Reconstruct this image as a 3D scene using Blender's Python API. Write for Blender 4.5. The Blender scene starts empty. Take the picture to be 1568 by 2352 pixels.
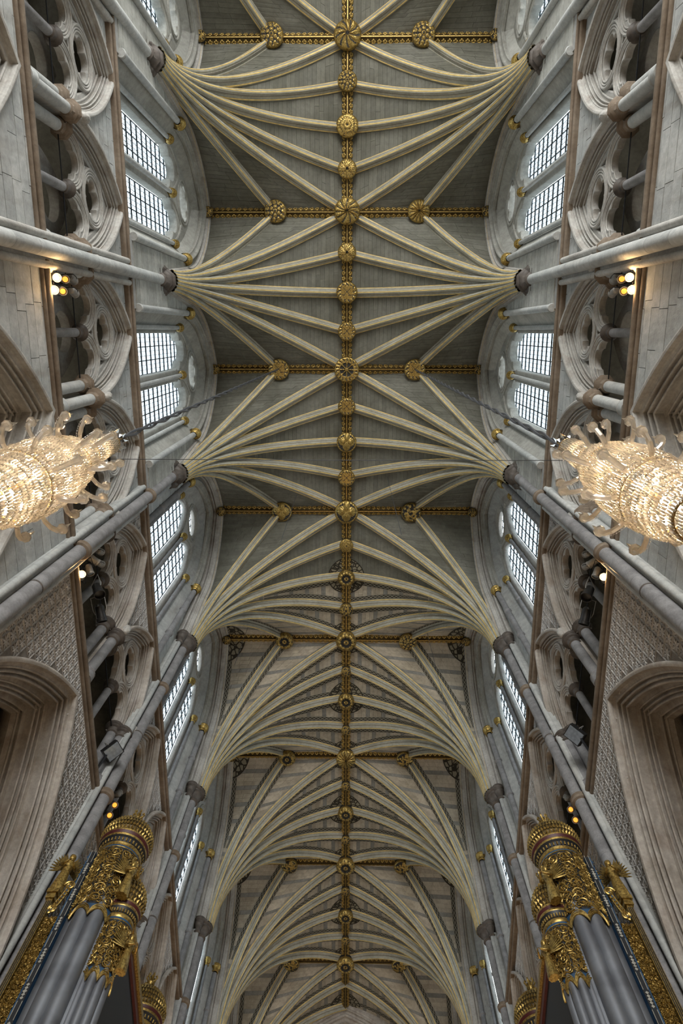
import bpy, bmesh, math, random
from math import sin, cos, pi, sqrt, atan2, radians
from mathutils import Vector, Matrix
random.seed(7)
SC = bpy.context.scene
COL = SC.collection

# ------------------------------------------------------------------ camera
F_PX, TILT, YAW, ROLL = 1618.9, .2505, -.0137, -.004
Fw = Vector((sin(YAW), sin(TILT) * cos(YAW), cos(TILT) * cos(YAW)))
Rt = Vector((0, cos(TILT), -sin(TILT))).cross(Fw).normalized()
Dn = Fw.cross(Rt)
Rt, Dn = cos(ROLL) * Rt + sin(ROLL) * Dn, -sin(ROLL) * Rt + cos(ROLL) * Dn
cd = bpy.data.cameras.new('camera')
cam = bpy.data.objects.new('camera', cd); COL.objects.link(cam)
Up, Bk = -Dn, -Fw
cam.matrix_world = Matrix(((Rt.x, Up.x, Bk.x, .202), (Rt.y, Up.y, Bk.y, 0), (Rt.z, Up.z, Bk.z, 1.7), (0, 0, 0, 1)))
cd.sensor_fit = 'VERTICAL'; cd.sensor_height = 36; cd.lens = 36 * F_PX / 2352
cd.clip_start = .05; cd.clip_end = 300
SC.camera = cam
SC.cycles.max_bounces = 8; SC.cycles.diffuse_bounces = 3

# ------------------------------------------------------------------ sky, exposure, window light
SC.view_settings.view_transform = 'Standard'
SC.view_settings.look = 'None'
SC.view_settings.exposure = .1
SC.view_settings.gamma = 1
SC.view_settings.use_curve_mapping = False
W = bpy.data.worlds.new('sky'); SC.world = W
W.use_nodes = True
bg = W.node_tree.nodes['Background']
bg.inputs['Color'].default_value = (.95, .98, 1, 1)
bg.inputs['Strength'].default_value = 5.0

B = 5.98
YK = lambda k: -10.47 + B * k
K0, K1 = -1, 7                       # bays built
YW = YK(K0 - .5)                     # west end
YE = YK(K1 + .5)                     # crossing arch

def lamp(name, kind, loc, power, color=(1, 1, 1), **kw):
    l = bpy.data.lights.new(name, kind); l.energy = power; l.color = color
    for a, v in kw.items(): setattr(l, a, v)
    o = bpy.data.objects.new(name, l); COL.objects.link(o); o.location = loc
    return o
def aim(o, d):
    o.rotation_euler = Vector(d).to_track_quat('-Z', 'Y').to_euler()
# daylight through the great west window behind the photographer
wl = lamp('west_window_light', 'AREA', (0, YW - .4, 13), 4200, (1, .985, .95), shape='RECTANGLE', size=9, size_y=18)
aim(wl, (0, 1, .12))
# sky portals in the clerestory openings
for k in range(K0, K1 + 1):
    for s in (-1, 1):
        p = lamp('window_portal', 'AREA', (s * 6.7, YK(k), 25.6), 1, shape='RECTANGLE', size=3.4, size_y=10)
        aim(p, (-s, 0, 0)); p.data.cycles.is_portal = True

# ------------------------------------------------------------------ materials
def nodes(name):
    m = bpy.data.materials.new(name); m.use_nodes = True
    nt = m.node_tree; return m, nt, nt.nodes['Principled BSDF']
def N(nt, t, **kw):
    n = nt.nodes.new(t)
    for a, v in kw.items():
        if a.startswith('i_'): n.inputs[int(a[2:])].default_value = v
        else: setattr(n, a, v)
    return n
def stone(name, c1, c2, rough=.85, scale=1.2, island=.12, bump=.3, stain=None, bscale=30):
    c1, c2 = (tuple(.8 * q for q in c) for c in (c1, c2)); stain = tuple(.8 * q for q in stain) if stain else None
    m, nt, b = nodes(name); L = nt.links.new
    tc = N(nt, 'ShaderNodeTexCoord')
    n1 = N(nt, 'ShaderNodeTexNoise'); n1.inputs['Scale'].default_value = scale; n1.inputs['Detail'].default_value = 6
    L(tc.outputs['Object'], n1.inputs['Vector'])
    cr = N(nt, 'ShaderNodeValToRGB'); cr.color_ramp.elements[0].color = (*c1, 1); cr.color_ramp.elements[1].color = (*c2, 1)
    cr.color_ramp.elements[0].position = .36; cr.color_ramp.elements[1].position = .64
    L(n1.outputs['Fac'], cr.inputs['Fac'])
    out = cr.outputs['Color']
    if stain:
        mp = N(nt, 'ShaderNodeMapping'); mp.inputs['Scale'].default_value = (2.2, 2.2, .35)
        L(tc.outputs['Object'], mp.inputs['Vector'])
        n2 = N(nt, 'ShaderNodeTexNoise'); n2.inputs['Scale'].default_value = 1.5; n2.inputs['Detail'].default_value = 5
        L(mp.outputs['Vector'], n2.inputs['Vector'])
        r2 = N(nt, 'ShaderNodeMapRange'); r2.inputs['From Min'].default_value = .5; r2.inputs['From Max'].default_value = .75
        L(n2.outputs['Fac'], r2.inputs['Value'])
        mm = N(nt, 'ShaderNodeMath', operation='MULTIPLY'); mm.inputs[1].default_value = .55; L(r2.outputs[0], mm.inputs[0])
        mx = N(nt, 'ShaderNodeMix', data_type='RGBA'); mx.inputs['B'].default_value = (*stain, 1)
        L(mm.outputs[0], mx.inputs['Factor']); L(out, mx.inputs['A']); out = mx.outputs['Result']
    n4 = N(nt, 'ShaderNodeTexNoise'); n4.inputs['Scale'].default_value = scale * 7; n4.inputs['Detail'].default_value = 8; n4.inputs['Roughness'].default_value = .7
    L(tc.outputs['Object'], n4.inputs['Vector'])
    v4 = N(nt, 'ShaderNodeMapRange'); v4.inputs['From Min'].default_value = .3; v4.inputs['From Max'].default_value = .7
    v4.inputs['To Min'].default_value = .78; v4.inputs['To Max'].default_value = 1.17; L(n4.outputs['Fac'], v4.inputs['Value'])
    val = v4.outputs[0]
    if island:
        g = N(nt, 'ShaderNodeNewGeometry'); oi = N(nt, 'ShaderNodeObjectInfo')
        ad = N(nt, 'ShaderNodeMath', operation='ADD'); L(g.outputs['Random Per Island'], ad.inputs[0]); L(oi.outputs['Random'], ad.inputs[1])
        fr = N(nt, 'ShaderNodeMath', operation='FRACT'); L(ad.outputs[0], fr.inputs[0])
        mr = N(nt, 'ShaderNodeMapRange'); mr.inputs['To Min'].default_value = 1 - island; mr.inputs['To Max'].default_value = 1 + island
        L(fr.outputs[0], mr.inputs['Value'])
        mu = N(nt, 'ShaderNodeMath', operation='MULTIPLY'); L(mr.outputs[0], mu.inputs[0]); L(val, mu.inputs[1]); val = mu.outputs[0]
    hs = N(nt, 'ShaderNodeHueSaturation'); L(val, hs.inputs['Value']); L(out, hs.inputs['Color']); out = hs.outputs['Color']
    L(out, b.inputs['Base Color']); b.inputs['Roughness'].default_value = rough
    b.inputs['Specular IOR Level'].default_value = .25
    if bump:
        n3 = N(nt, 'ShaderNodeTexNoise'); n3.inputs['Scale'].default_value = bscale; n3.inputs['Detail'].default_value = 4
        L(tc.outputs['Object'], n3.inputs['Vector'])
        bp = N(nt, 'ShaderNodeBump'); bp.inputs['Strength'].default_value = bump; bp.inputs['Distance'].default_value = .02
        L(n3.outputs['Fac'], bp.inputs['Height']); L(bp.outputs['Normal'], b.inputs['Normal'])
    return m
def plain(name, c, rough=.5, metal=0., var=.25, scale=14, emit=None, es=0, c2=None):
    m, nt, b = nodes(name); L = nt.links.new
    tc = N(nt, 'ShaderNodeTexCoord'); n1 = N(nt, 'ShaderNodeTexNoise'); n1.inputs['Scale'].default_value = scale; n1.inputs['Detail'].default_value = 4
    L(tc.outputs['Object'], n1.inputs['Vector'])
    cr = N(nt, 'ShaderNodeValToRGB')
    d = c2 or tuple(x * (1 - var) for x in c)
    cr.color_ramp.elements[0].color = (*d, 1); cr.color_ramp.elements[1].color = (*c, 1)
    cr.color_ramp.elements[0].position = .35; cr.color_ramp.elements[1].position = .6
    L(n1.outputs['Fac'], cr.inputs['Fac']); L(cr.outputs['Color'], b.inputs['Base Color'])
    b.inputs['Roughness'].default_value = rough; b.inputs['Metallic'].default_value = metal
    if emit: b.inputs['Emission Color'].default_value = (*emit, 1); b.inputs['Emission Strength'].default_value = es
    return m
M = {}
M['wall'] = stone('pale_limestone', (.43, .445, .43), (.57, .575, .55), stain=(.30, .28, .24), scale=.9)
M['wall_back'] = stone('limestone_joint', (.36, .36, .34), (.42, .41, .39), island=0)
M['mould'] = stone('moulded_limestone', (.42, .405, .37), (.55, .535, .495), stain=(.23, .175, .13), scale=1.6, island=.05)
M['mould_e'] = stone('choir_moulded_stone', (.40, .36, .31), (.54, .50, .45), stain=(.24, .17, .12), scale=1.4, island=.05)
M['wall_hi'] = stone('clerestory_limestone', (.40, .40, .36), (.52, .515, .47), stain=(.25, .245, .21), scale=.9)
M['mould_hi'] = stone('clerestory_moulding', (.36, .355, .32), (.46, .455, .41), stain=(.22, .205, .17), scale=1.3, island=.05)
M['string'] = stone('brown_string_stone', (.18, .135, .095), (.28, .225, .17), island=.05)
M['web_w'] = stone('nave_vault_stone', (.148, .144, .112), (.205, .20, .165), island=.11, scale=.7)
M['web_back'] = stone('vault_mortar', (.10, .10, .08), (.13, .125, .105), island=0)
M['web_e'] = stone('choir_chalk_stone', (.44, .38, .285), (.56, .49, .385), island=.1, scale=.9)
M['web_stripe'] = stone('choir_grey_course', (.25, .24, .21), (.32, .31, .28), island=.08)
M['rib'] = stone('rib_stone', (.40, .385, .31), (.51, .49, .405), island=0, bump=.08)
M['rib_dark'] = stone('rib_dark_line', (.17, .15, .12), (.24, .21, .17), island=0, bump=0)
M['gold'] = plain('gilding', (.47, .325, .095), .4, .75, c2=(.18, .115, .032), scale=26)
M['gold_line'] = plain('gilded_fillet', (.78, .58, .22), .5, .35, c2=(.55, .40, .16), scale=5)
M['gold_dark'] = plain('dark_gilding', (.13, .085, .028), .5, .6, c2=(.04, .027, .012), scale=30)  # darker gold ground beneath the carved leaves
M['dark'] = plain('dark_ground_and_shade', (.03, .026, .02), .8)  # ground paint of the bosses, with shade of the carved recesses coloured in
M['purbeck'] = stone('purbeck_marble', (.075, .062, .052), (.14, .12, .103), rough=.5, island=0, scale=5, bump=.05)
M['marble'] = stone('grey_marble_shaft', (.215, .21, .212), (.32, .315, .315), rough=.5, island=.06, scale=4, bump=.05)
M['diaper'] = stone('diaper_stone', (.48, .46, .435), (.66, .64, .61), island=.12, scale=6)
M['diaper_ground'] = stone('diaper_ground', (.26, .225, .19), (.34, .30, .26), island=0, scale=6)
M['gloom'] = stone('shaded_back_stone', (.17, .16, .13), (.25, .24, .20), island=0)  # gallery and aisle shade put into a darker stone colour
M['floor'] = stone('floor_stone', (.36, .27, .18), (.46, .36, .25), island=0)
M['iron'] = plain('black_iron', (.02, .02, .022), .5, .6)
M['lead'] = plain('window_lead', (.035, .045, .05), .6, .3)
M['oblue'] = plain('organ_blue_paint', (.018, .07, .15), .5, c2=(.01, .04, .09), scale=6)
M['oblack'] = plain('organ_black_paint', (.012, .014, .017), .5)
M['ored'] = plain('organ_red_paint', (.07, .011, .011), .5)
M['owhite'] = plain('organ_stencil_paint', (.36, .35, .30), .6)
M['pipe'] = plain('tin_organ_pipe', (.21, .225, .25), .5, .6, c2=(.15, .16, .18), scale=3)
M['lampbody'] = plain('grey_lamp_housing', (.30, .29, .27), .45, .3)
M['lampblack'] = plain('black_lamp_housing', (.02, .02, .02), .35, .2)
M['hot'] = plain('lit_lamp', (1, .8, .5), .5, emit=(1, .62, .25), es=30)
M['amber'] = plain('dim_amber_lamp', (1, .45, .1), .4, emit=(1, .33, .04), es=1.6)
M['bulb'] = plain('chandelier_bulb', (1, .85, .6), .5, emit=(1, .74, .46), es=22)
M['brass'] = plain('chandelier_brass', (.45, .30, .12), .35, .8)
M['cable'] = plain('steel_cable', (.075, .08, .09), .5, .3)
M['lens'] = plain('floodlight_glass', (.45, .52, .60), .08, .6)
def crystal():
    m, nt, b = nodes('cut_crystal'); L = nt.links.new
    out = nt.nodes['Material Output']
    g = N(nt, 'ShaderNodeBsdfGlossy'); g.inputs['Color'].default_value = (1, .97, .92, 1); g.inputs['Roughness'].default_value = .12
    t = N(nt, 'ShaderNodeBsdfTranslucent'); t.inputs['Color'].default_value = (1, .97, .92, 1)
    tr = N(nt, 'ShaderNodeBsdfTransparent'); tr.inputs['Color'].default_value = (1, .95, .88, 1)
    m1 = N(nt, 'ShaderNodeMixShader'); L(t.outputs[0], m1.inputs[1]); L(tr.outputs[0], m1.inputs[2])
    oi = N(nt, 'ShaderNodeObjectInfo'); ge = N(nt, 'ShaderNodeNewGeometry')
    a = N(nt, 'ShaderNodeMath', operation='ADD'); L(oi.outputs['Random'], a.inputs[0]); L(ge.outputs['Random Per Island'], a.inputs[1])
    f = N(nt, 'ShaderNodeMath', operation='FRACT'); L(a.outputs[0], f.inputs[0])
    mr = N(nt, 'ShaderNodeMapRange'); mr.inputs['To Min'].default_value = .0; mr.inputs['To Max'].default_value = .4; L(f.outputs[0], mr.inputs['Value'])
    L(mr.outputs[0], m1.inputs[0])
    m2 = N(nt, 'ShaderNodeMixShader'); fr = N(nt, 'ShaderNodeFresnel'); fr.inputs['IOR'].default_value = 1.9
    L(fr.outputs[0], m2.inputs[0]); L(m1.outputs[0], m2.inputs[1]); L(g.outputs[0], m2.inputs[2])
    L(m2.outputs[0], out.inputs['Surface']); return m
M['crystal'] = crystal()
def glass():
    m, nt, b = nodes('window_glass'); L = nt.links.new
    out = nt.nodes['Material Output']
    tr = N(nt, 'ShaderNodeBsdfTransparent'); tr.inputs['Color'].default_value = (.80, .86, .90, 1)
    tl = N(nt, 'ShaderNodeBsdfTranslucent'); tl.inputs['Color'].default_value = (.85, .9, .93, 1)
    g = N(nt, 'ShaderNodeBsdfGlossy'); g.inputs['Roughness'].default_value = .1
    a = N(nt, 'ShaderNodeMixShader', i_0=.15); L(tr.outputs[0], a.inputs[1]); L(tl.outputs[0], a.inputs[2])
    c = N(nt, 'ShaderNodeMixShader', i_0=.05); L(a.outputs[0], c.inputs[1]); L(g.outputs[0], c.inputs[2])
    L(c.outputs[0], out.inputs['Surface']); return m
M['glass'] = glass()
def scroll(name, leaf):
    """flat painted ornament laid out on the mesh's own uv: a running scroll, or a leaf rosette"""
    m, nt, b = nodes(name); L = nt.links.new
    uv = N(nt, 'ShaderNodeUVMap'); sx = N(nt, 'ShaderNodeSeparateXYZ'); L(uv.outputs[0], sx.inputs[0])
    def ma(op, a, c=None):
        n = N(nt, 'ShaderNodeMath', operation=op)
        for i, v in enumerate((a, c)):
            if v is None: continue
            if isinstance(v, (int, float)): n.inputs[i].default_value = v
            else: L(v, n.inputs[i])
        return n.outputs[0]
    if leaf:
        vo = N(nt, 'ShaderNodeTexVoronoi', feature='DISTANCE_TO_EDGE'); vo.inputs['Scale'].default_value = 3.4
        L(uv.outputs[0], vo.inputs['Vector'])
        fac = ma('GREATER_THAN', vo.outputs['Distance'], .12)
        edge = ma('LESS_THAN', sx.outputs[1], .93); fac = ma('MULTIPLY', fac, edge)
        c0, c1 = (.035, .03, .022), (.24, .215, .155)
    else:
        u2 = ma('MULTIPLY', sx.outputs[0], 2 * pi)
        s1 = ma('MULTIPLY', ma('SINE', u2), .27); v0 = ma('SUBTRACT', sx.outputs[1], .5)
        l1 = ma('LESS_THAN', ma('ABSOLUTE', ma('SUBTRACT', v0, s1)), .075)
        l2 = ma('LESS_THAN', ma('ABSOLUTE', ma('ADD', v0, s1)), .075)
        e = ma('GREATER_THAN', ma('ABSOLUTE', v0), .43)
        fac = ma('MAXIMUM', ma('MAXIMUM', l1, l2), e)
        c0, c1 = (.045, .04, .03), (.27, .25, .20)
    mx = N(nt, 'ShaderNodeMix', data_type='RGBA'); L(fac, mx.inputs['Factor'])
    mx.inputs['A'].default_value = (*c0, 1); mx.inputs['B'].default_value = (*c1, 1)
    L(mx.outputs['Result'], b.inputs['Base Color']); b.inputs['Roughness'].default_value = .85; b.inputs['Specular IOR Level'].default_value = .2
    return m
M['scroll'] = scroll('painted_scroll_border', False)
M['leafpaint'] = scroll('painted_leaf_rosette', True)

# ------------------------------------------------------------------ mesh helpers
class MB:
    def __init__(s): s.v = []; s.f = []; s.m = []; s.uv = []; s.hasuv = False
    def add(s, vs, fs, mi=0, uvs=None):
        o = len(s.v); s.v += [tuple(v) for v in vs]
        for i, f in enumerate(fs):
            s.f.append(tuple(o + j for j in f)); s.m.append(mi[i] if isinstance(mi, list) else mi)
            s.uv.append([uvs[j] for j in f] if uvs else None)
        if uvs: s.hasuv = True
        return s
    def box(s, c, d, mi=0, rz=0):
        x, y, z = (q / 2 for q in d); vs = []
        for i in (-1, 1):
            for j in (-1, 1):
                for k in (-1, 1):
                    px, py = i * x, j * y
                    vs.append((c[0] + px * cos(rz) - py * sin(rz), c[1] + px * sin(rz) + py * cos(rz), c[2] + k * z))
        return s.add(vs, [(0, 1, 3, 2), (4, 6, 7, 5), (0, 4, 5, 1), (2, 3, 7, 6), (0, 2, 6, 4), (1, 5, 7, 3)], mi)
    def lathe(s, prof, n=16, c=(0, 0, 0), a0=0, a1=2 * pi, mi=0, phase=0, flute=None):
        full = abs(a1 - a0 - 2 * pi) < 1e-6; cnt = n if full else n + 1; vs = []
        for r, z in prof:
            for i in range(cnt):
                a = a0 + (a1 - a0) * i / n + phase
                rr = r * (flute(a, z) if flute else 1)
                vs.append((c[0] + rr * cos(a), c[1] + rr * sin(a), c[2] + z))
        fs = []; ms = []
        for j in range(len(prof) - 1):
            for i in range(n):
                i2 = (i + 1) % cnt
                fs.append((j * cnt + i, j * cnt + i2, (j + 1) * cnt + i2, (j + 1) * cnt + i)); ms.append(mi[j] if isinstance(mi, list) else mi)
        return s.add(vs, fs, ms)
    def grid(s, rows, mi=0, closed_u=False, closed_v=False, uvs=None):
        nr, nc = len(rows), len(rows[0]); fs = []; ms = []
        for i in range(nr if closed_u else nr - 1):
            for j in range(nc if closed_v else nc - 1):
                i2, j2 = (i + 1) % nr, (j + 1) % nc
                fs.append((i * nc + j, i * nc + j2, i2 * nc + j2, i2 * nc + j)); ms.append(mi[j] if isinstance(mi, list) else mi)
        return s.add([v for r in rows for v in r], fs, ms, uvs)
    def tube(s, path, r, n=6, mi=0, cap=True):
        P = [Vector(p) for p in path]; rows = []; L = len(P)
        ref = Vector((0, 0, 1)); prev = None
        for i, p in enumerate(P):
            t = (P[min(i + 1, L - 1)] - P[max(i - 1, 0)]).normalized()
            if prev is None:
                if abs(t.z) > .9: ref = Vector((1, 0, 0))
                a = t.cross(ref).normalized()
            else: a = (prev - t * prev.dot(t)).normalized()
            prev = a; b = t.cross(a)
            rr = r[i] if isinstance(r, (list, tuple)) else r
            rows.append([p + (a * cos(2 * pi * k / n) + b * sin(2 * pi * k / n)) * rr for k in range(n)])
        s.grid(rows, mi, closed_v=True)
        if cap:
            s.add(rows[0], [tuple(range(n))], mi); s.add(rows[-1], [tuple(range(n))[::-1]], mi)
        return s
    def sweep(s, path, Nv, prof, mi=0, closed=False, flip=1):
        """path planar with normal Nv; prof (a,b): a along the in-plane normal (left of travel x flip), b along Nv; mitred"""
        P = [Vector(p) for p in path]; Nv = Vector(Nv).normalized(); L = len(P); rows = []
        for i in range(L):
            if closed: t0 = (P[i] - P[i - 1]).normalized(); t1 = (P[(i + 1) % L] - P[i]).normalized()
            else:
                t1 = (P[min(i + 1, L - 1)] - P[i]) if i < L - 1 else (P[i] - P[i - 1]); t0 = (P[i] - P[i - 1]) if i > 0 else t1
                t0 = t0.normalized(); t1 = t1.normalized()
            m0, m1 = Nv.cross(t0), Nv.cross(t1)
            m = (m0 + m1); m = m / max(.25, m.length_squared / 2) if m.length > 1e-6 else m0
            rows.append([P[i] + m * (a * flip) + Nv * b for a, b in prof])
        return s.grid(rows, mi, closed_u=closed)
    def mesh(s, name, mats, smooth=35):
        me = bpy.data.meshes.new(name); me.from_pydata(s.v, [], s.f)
        for m in (mats if isinstance(mats, (list, tuple)) else [mats]): me.materials.append(M[m])
        me.polygons.foreach_set('material_index', s.m)
        if s.hasuv:
            ul = me.uv_layers.new(name='UVMap'); li = 0
            for f, u in zip(s.f, s.uv):
                for j in range(len(f)):
                    ul.data[li].uv = u[j] if u else (0, 0); li += 1
        if smooth:
            me.polygons.foreach_set('use_smooth', [True] * len(s.f))
            me.set_sharp_from_angle(angle=radians(smooth))
        return me
def ob(name, me, parent=None, loc=(0, 0, 0), rz=0, kind=None):
    o = bpy.data.objects.new(name, me); COL.objects.link(o)
    o.location = loc; o.rotation_euler = (0, 0, rz)
    if parent: o.parent = parent
    if kind: o['kind'] = kind
    return o
def top(name, label, cat, loc=(0, 0, 0), rz=0, group=None, kind=None, me=None):
    o = ob(name, me, None, loc, rz, kind)
    o['label'] = label; o['category'] = cat
    if group: o['group'] = group
    return o
def bez2mesh(name, polys, x0, x1, mats, bevel=0):
    """filled outline (first polygon) with holes, in wall coordinates (y,z), thickness x0..x1"""
    cu = bpy.data.curves.new(name, 'CURVE'); cu.dimensions = '2D'; cu.fill_mode = 'BOTH'
    cu.extrude = max(1e-4, (x1 - x0) / 2 - bevel); cu.bevel_depth = bevel; cu.bevel_resolution = 1; cu.offset = -bevel
    for pg in polys:
        sp = cu.splines.new('POLY'); sp.points.add(len(pg) - 1); sp.use_cyclic_u = True
        for i, (y, z) in enumerate(pg): sp.points[i].co = (y, z, 0, 1)
    o = bpy.data.objects.new(name, cu); COL.objects.link(o)
    dg = bpy.context.evaluated_depsgraph_get(); dg.update()
    me = bpy.data.meshes.new_from_object(o.evaluated_get(dg))
    bpy.data.objects.remove(o); bpy.data.curves.remove(cu)
    xm = (x0 + x1) / 2
    for v in me.vertices: v.co = (v.co.z + xm, v.co.x, v.co.y)
    me.name = name; me.materials.clear()
    for m in (mats if isinstance(mats, (list, tuple)) else [mats]): me.materials.append(M[m])
    me.set_sharp_from_angle(angle=radians(35))
    return me
def P(*segs, n=5):
    """profile: points, or (point, bulge) for an arc from the previous point"""
    out = []
    for s in segs:
        if isinstance(s[0], tuple):
            (x1, y1), b = s; x0, y0 = out[-1]
            dx, dy = x1 - x0, y1 - y0
            for i in range(1, n + 1):
                t = i / n; h = 4 * b * t * (1 - t)
                out.append((x0 + dx * t - dy * h, y0 + dy * t + dx * h))
        else: out.append(s)
    return out
def mould(p0, p1, n, roll=.62, hr=.5, hd=.95):
    """n rolls parted by undercut hollows along the chamfer p0-p1 (a inward, b outward)"""
    out = []; dx, dy = (p1[0] - p0[0]) / n, (p1[1] - p0[1]) / n; nx, ny = dy, -dx
    for i in range(n):
        bx, by = p0[0] + dx * i, p0[1] + dy * i
        for j in range(9):
            t = j / 8; h = 2 * hr * sqrt(max(0, t * (1 - t))) * roll
            out.append((bx + dx * roll * t + nx * h, by + dy * roll * t + ny * h))
        if i < n - 1:
            for j in range(1, 6):
                t = j / 6; h = -2 * hd * sqrt(t * (1 - t)) * (1 - roll) * 1.5; q = roll + (1 - roll) * t
                out.append((bx + dx * q + nx * h, by + dy * q + ny * h))
    return out
def parch(half, zs, za, n=14, zb=None, yc=0):
    """pointed arch, left foot over the apex to the right foot: (y,z) list"""
    h = za - zs; R = (half * half + h * h) / (2 * half); pts = []
    a1 = atan2(h, R - half)
    L = [(yc - half + R - R * cos(a1 * i / n), zs + R * sin(a1 * i / n)) for i in range(n + 1)]
    if zb is not None and zb < zs: L = [(yc - half, zb)] + L
    Rr = [(2 * yc - y, z) for y, z in L[:-1]][::-1]
    return L + Rr
def arch_half(z, half, zs, za):
    if z >= za: return 0
    if z <= zs: return half
    h = za - zs; R = (half * half + h * h) / (2 * half)
    return sqrt(max(0, R * R - (z - zs) ** 2)) - (R - half)
def foil(c, circles, n=72, rect=None, a0=0, a1=2 * pi):
    """star-shaped union of circles (cy,cz,r) (and a rectangle below) seen from c"""
    out = []
    for i in range(n + (0 if abs(a1 - a0 - 2 * pi) < 1e-6 else 1)):
        a = a0 + (a1 - a0) * i / n; d = (cos(a), sin(a)); best = .05
        for cy, cz, r in circles:
            ox, oy = c[0] - cy, c[1] - cz; b = ox * d[0] + oy * d[1]; q = b * b - (ox * ox + oy * oy - r * r)
            if q > 0: best = max(best, -b + sqrt(q))
        if rect:
            hw, zt, zb = rect; tmax = 9
            if abs(d[0]) > 1e-6: tmax = hw / abs(d[0])
            if d[1] > 1e-6: tmax = min(tmax, (zt - c[1]) / d[1])
            if d[1] < -1e-6: tmax = min(tmax, (zb - c[1]) / d[1])
            best = max(best, tmax)
        out.append((c[0] + d[0] * best, c[1] + d[1] * best))
    return out
yz = lambda pts, x: [(x, y, z) for y, z in pts]
SIDES = ((-1, pi), (1, 0.0))
def side_name(s): return 'left' if s < 0 else 'right'
ORD = ['first', 'second', 'third', 'fourth', 'fifth', 'sixth', 'seventh', 'eighth', 'ninth', 'tenth']

# ================================================================== the building
WALL = {s: top('wall_' + side_name(s), 'tall pale stone arcade wall with gallery arches on the %s of the nave' % side_name(s), 'wall', kind='structure') for s, _ in SIDES}
CEIL = top('ceiling', 'ribbed stone vault with gilded ridge ribs high over the nave', 'ceiling', kind='structure')
mb = MB().box((0, (YW + YE) / 2 + 4, -.1), (24, YE - YW + 16, .2))
top('floor', 'plain stone floor of the nave far below the vault', 'floor', kind='structure', me=mb.mesh('floor', 'floor', 0))

# ---------------- arcade
EAST = lambda k: k >= 3
HALF, ZS = 2.8, 9.5
HOOD = [(-.03, 0), (-.03, -.05)] + P((-.03, -.06), ((.06, -.13), -.45), ((.07, -.06), 0), ((.10, -.0), .3))
ARCP = HOOD + mould((.12, .01), (.35, .22), 3, .46, .5, 1.0) + [(.27, .25), (.26, .36)] + mould((.33, .38), (.54, .57), 3, .46, .5, 1.0) + [(.46, .6), (.46, .68)] + mould((.54, .70), (.63, .86), 2, .5, .5, .9) + [(.64, .92), (.56, 1.1), (.3, 1.3), (0, 1.4)]
AX = 5.72
arc_meshes = {}
for east in (0, 1):
    za = 15.2 if east else 15.45
    mat = 'mould_e' if east else 'mould'
    path = yz(parch(HALF, ZS, za, 22, 5.5), AX)
    arc_meshes['mould', east] = MB().sweep(path, (1, 0, 0), ARCP, flip=-1).mesh('arcade_arch', mat, 40)
    hole = parch(HALF - .02, ZS, za - .03, 22, 5.52)
    outer = [(-2.99, 5.5), (-2.99, 15.9), (2.99, 15.9), (2.99, 5.5)]
    gap = [(-2.99, 5.5)] + [(-2.99, 15.9), (2.99, 15.9), (2.99, 5.5)] + hole[::-1]
    arc_meshes['front', east] = bez2mesh('spandrel_wall', [gap], AX, AX + .14, 'diaper_ground' if east else 'wall_back')
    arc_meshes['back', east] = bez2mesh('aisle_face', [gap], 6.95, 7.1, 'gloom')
mb = MB(); mb.lathe([(.62, 0), (.62, 9.2)], 20, (6.25, 2.99, 0))
for a in range(4): mb.lathe([(.13, 0), (.13, 9.2)], 10, (6.25 + .7 * cos(a * pi / 2), 2.99 + .7 * sin(a * pi / 2), 0))
pier_me = mb.mesh('pier', 'marble')

def ashlar(bounds, z0, z1, h, x, lmax=.85, t=.025, seed=1, mat='wall'):
    """coursed ashlar: bounds(z) -> list of (y0,y1) wall stretches at height z; returns stone meshes"""
    rnd = random.Random(seed); out = []; z = z0; g = .006
    while z < z1 - .05:
        zt = min(z + h * rnd.uniform(.88, 1.12), z1)
        A, Bv = bounds(z + g), bounds(zt - g)
        for (a0, a1), (b0, b1) in zip(A, Bv):
            if max(a1 - a0, b1 - b0) < .08: continue
            b1 = max(b1, b0 + .01); a1 = max(a1, a0 + .01)
            n = max(1, round((max(a1, b1) - min(a0, b0)) / lmax + rnd.uniform(-.3, .3)))
            cuts = [min(a0, b0) + (max(a1, b1) - min(a0, b0)) * (i + (rnd.uniform(-.18, .18) if 0 < i < n else 0)) / n for i in range(n + 1)]
            for c0, c1 in zip(cuts, cuts[1:]):
                p0, p1 = max(c0, a0) + g, min(c1, a1) - g; q0, q1 = max(c0, b0) + g, min(c1, b1) - g
                if p1 - p0 < .03 and q1 - q0 < .03: continue
                p1 = max(p1, p0); q1 = max(q1, q0)
                tt = t * rnd.uniform(.8, 1.1)
                f = [(x - tt, p0, z + g), (x - tt, p1, z + g), (x - tt, q1, zt - g), (x - tt, q0, zt - g)]
                bk = [(x, *q[1:]) for q in f]
                out.append((f + bk, [(0, 3, 2, 1), (0, 1, 5, 4), (1, 2, 6, 5), (2, 3, 7, 6), (3, 0, 4, 7)]))
        z = zt
    return out
def stones_mesh(lst, name, mat):
    m = MB()
    for v, f in lst: m.add(v, f)
    return m.mesh(name, mat, 0)
budget = {}
def place_stones(lst, part, key, limit, rz, loc, mat='wall', first=None, name='stone', cache={}):
    """the first stones as objects of their own within the limit, the rest joined"""
    use = min(len(lst), max(0, limit - budget.get(key, 0)))
    if first is not None: use = min(use, first)
    ck = (id(lst), mat)
    if ck not in cache: cache[ck] = {}
    c = cache[ck]
    for i in range(use):
        if i not in c: c[i] = MB().add(*lst[i]).mesh(name, mat, 0)
        ob(name, c[i], part, loc, rz)
    budget[key] = budget.get(key, 0) + use
    if use < len(lst):
        if ('rest', use) not in c: c['rest', use] = stones_mesh(lst[use:], name + 's', mat)
        ob('stonework', c['rest', use], part, loc, rz, 'stuff')

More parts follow.
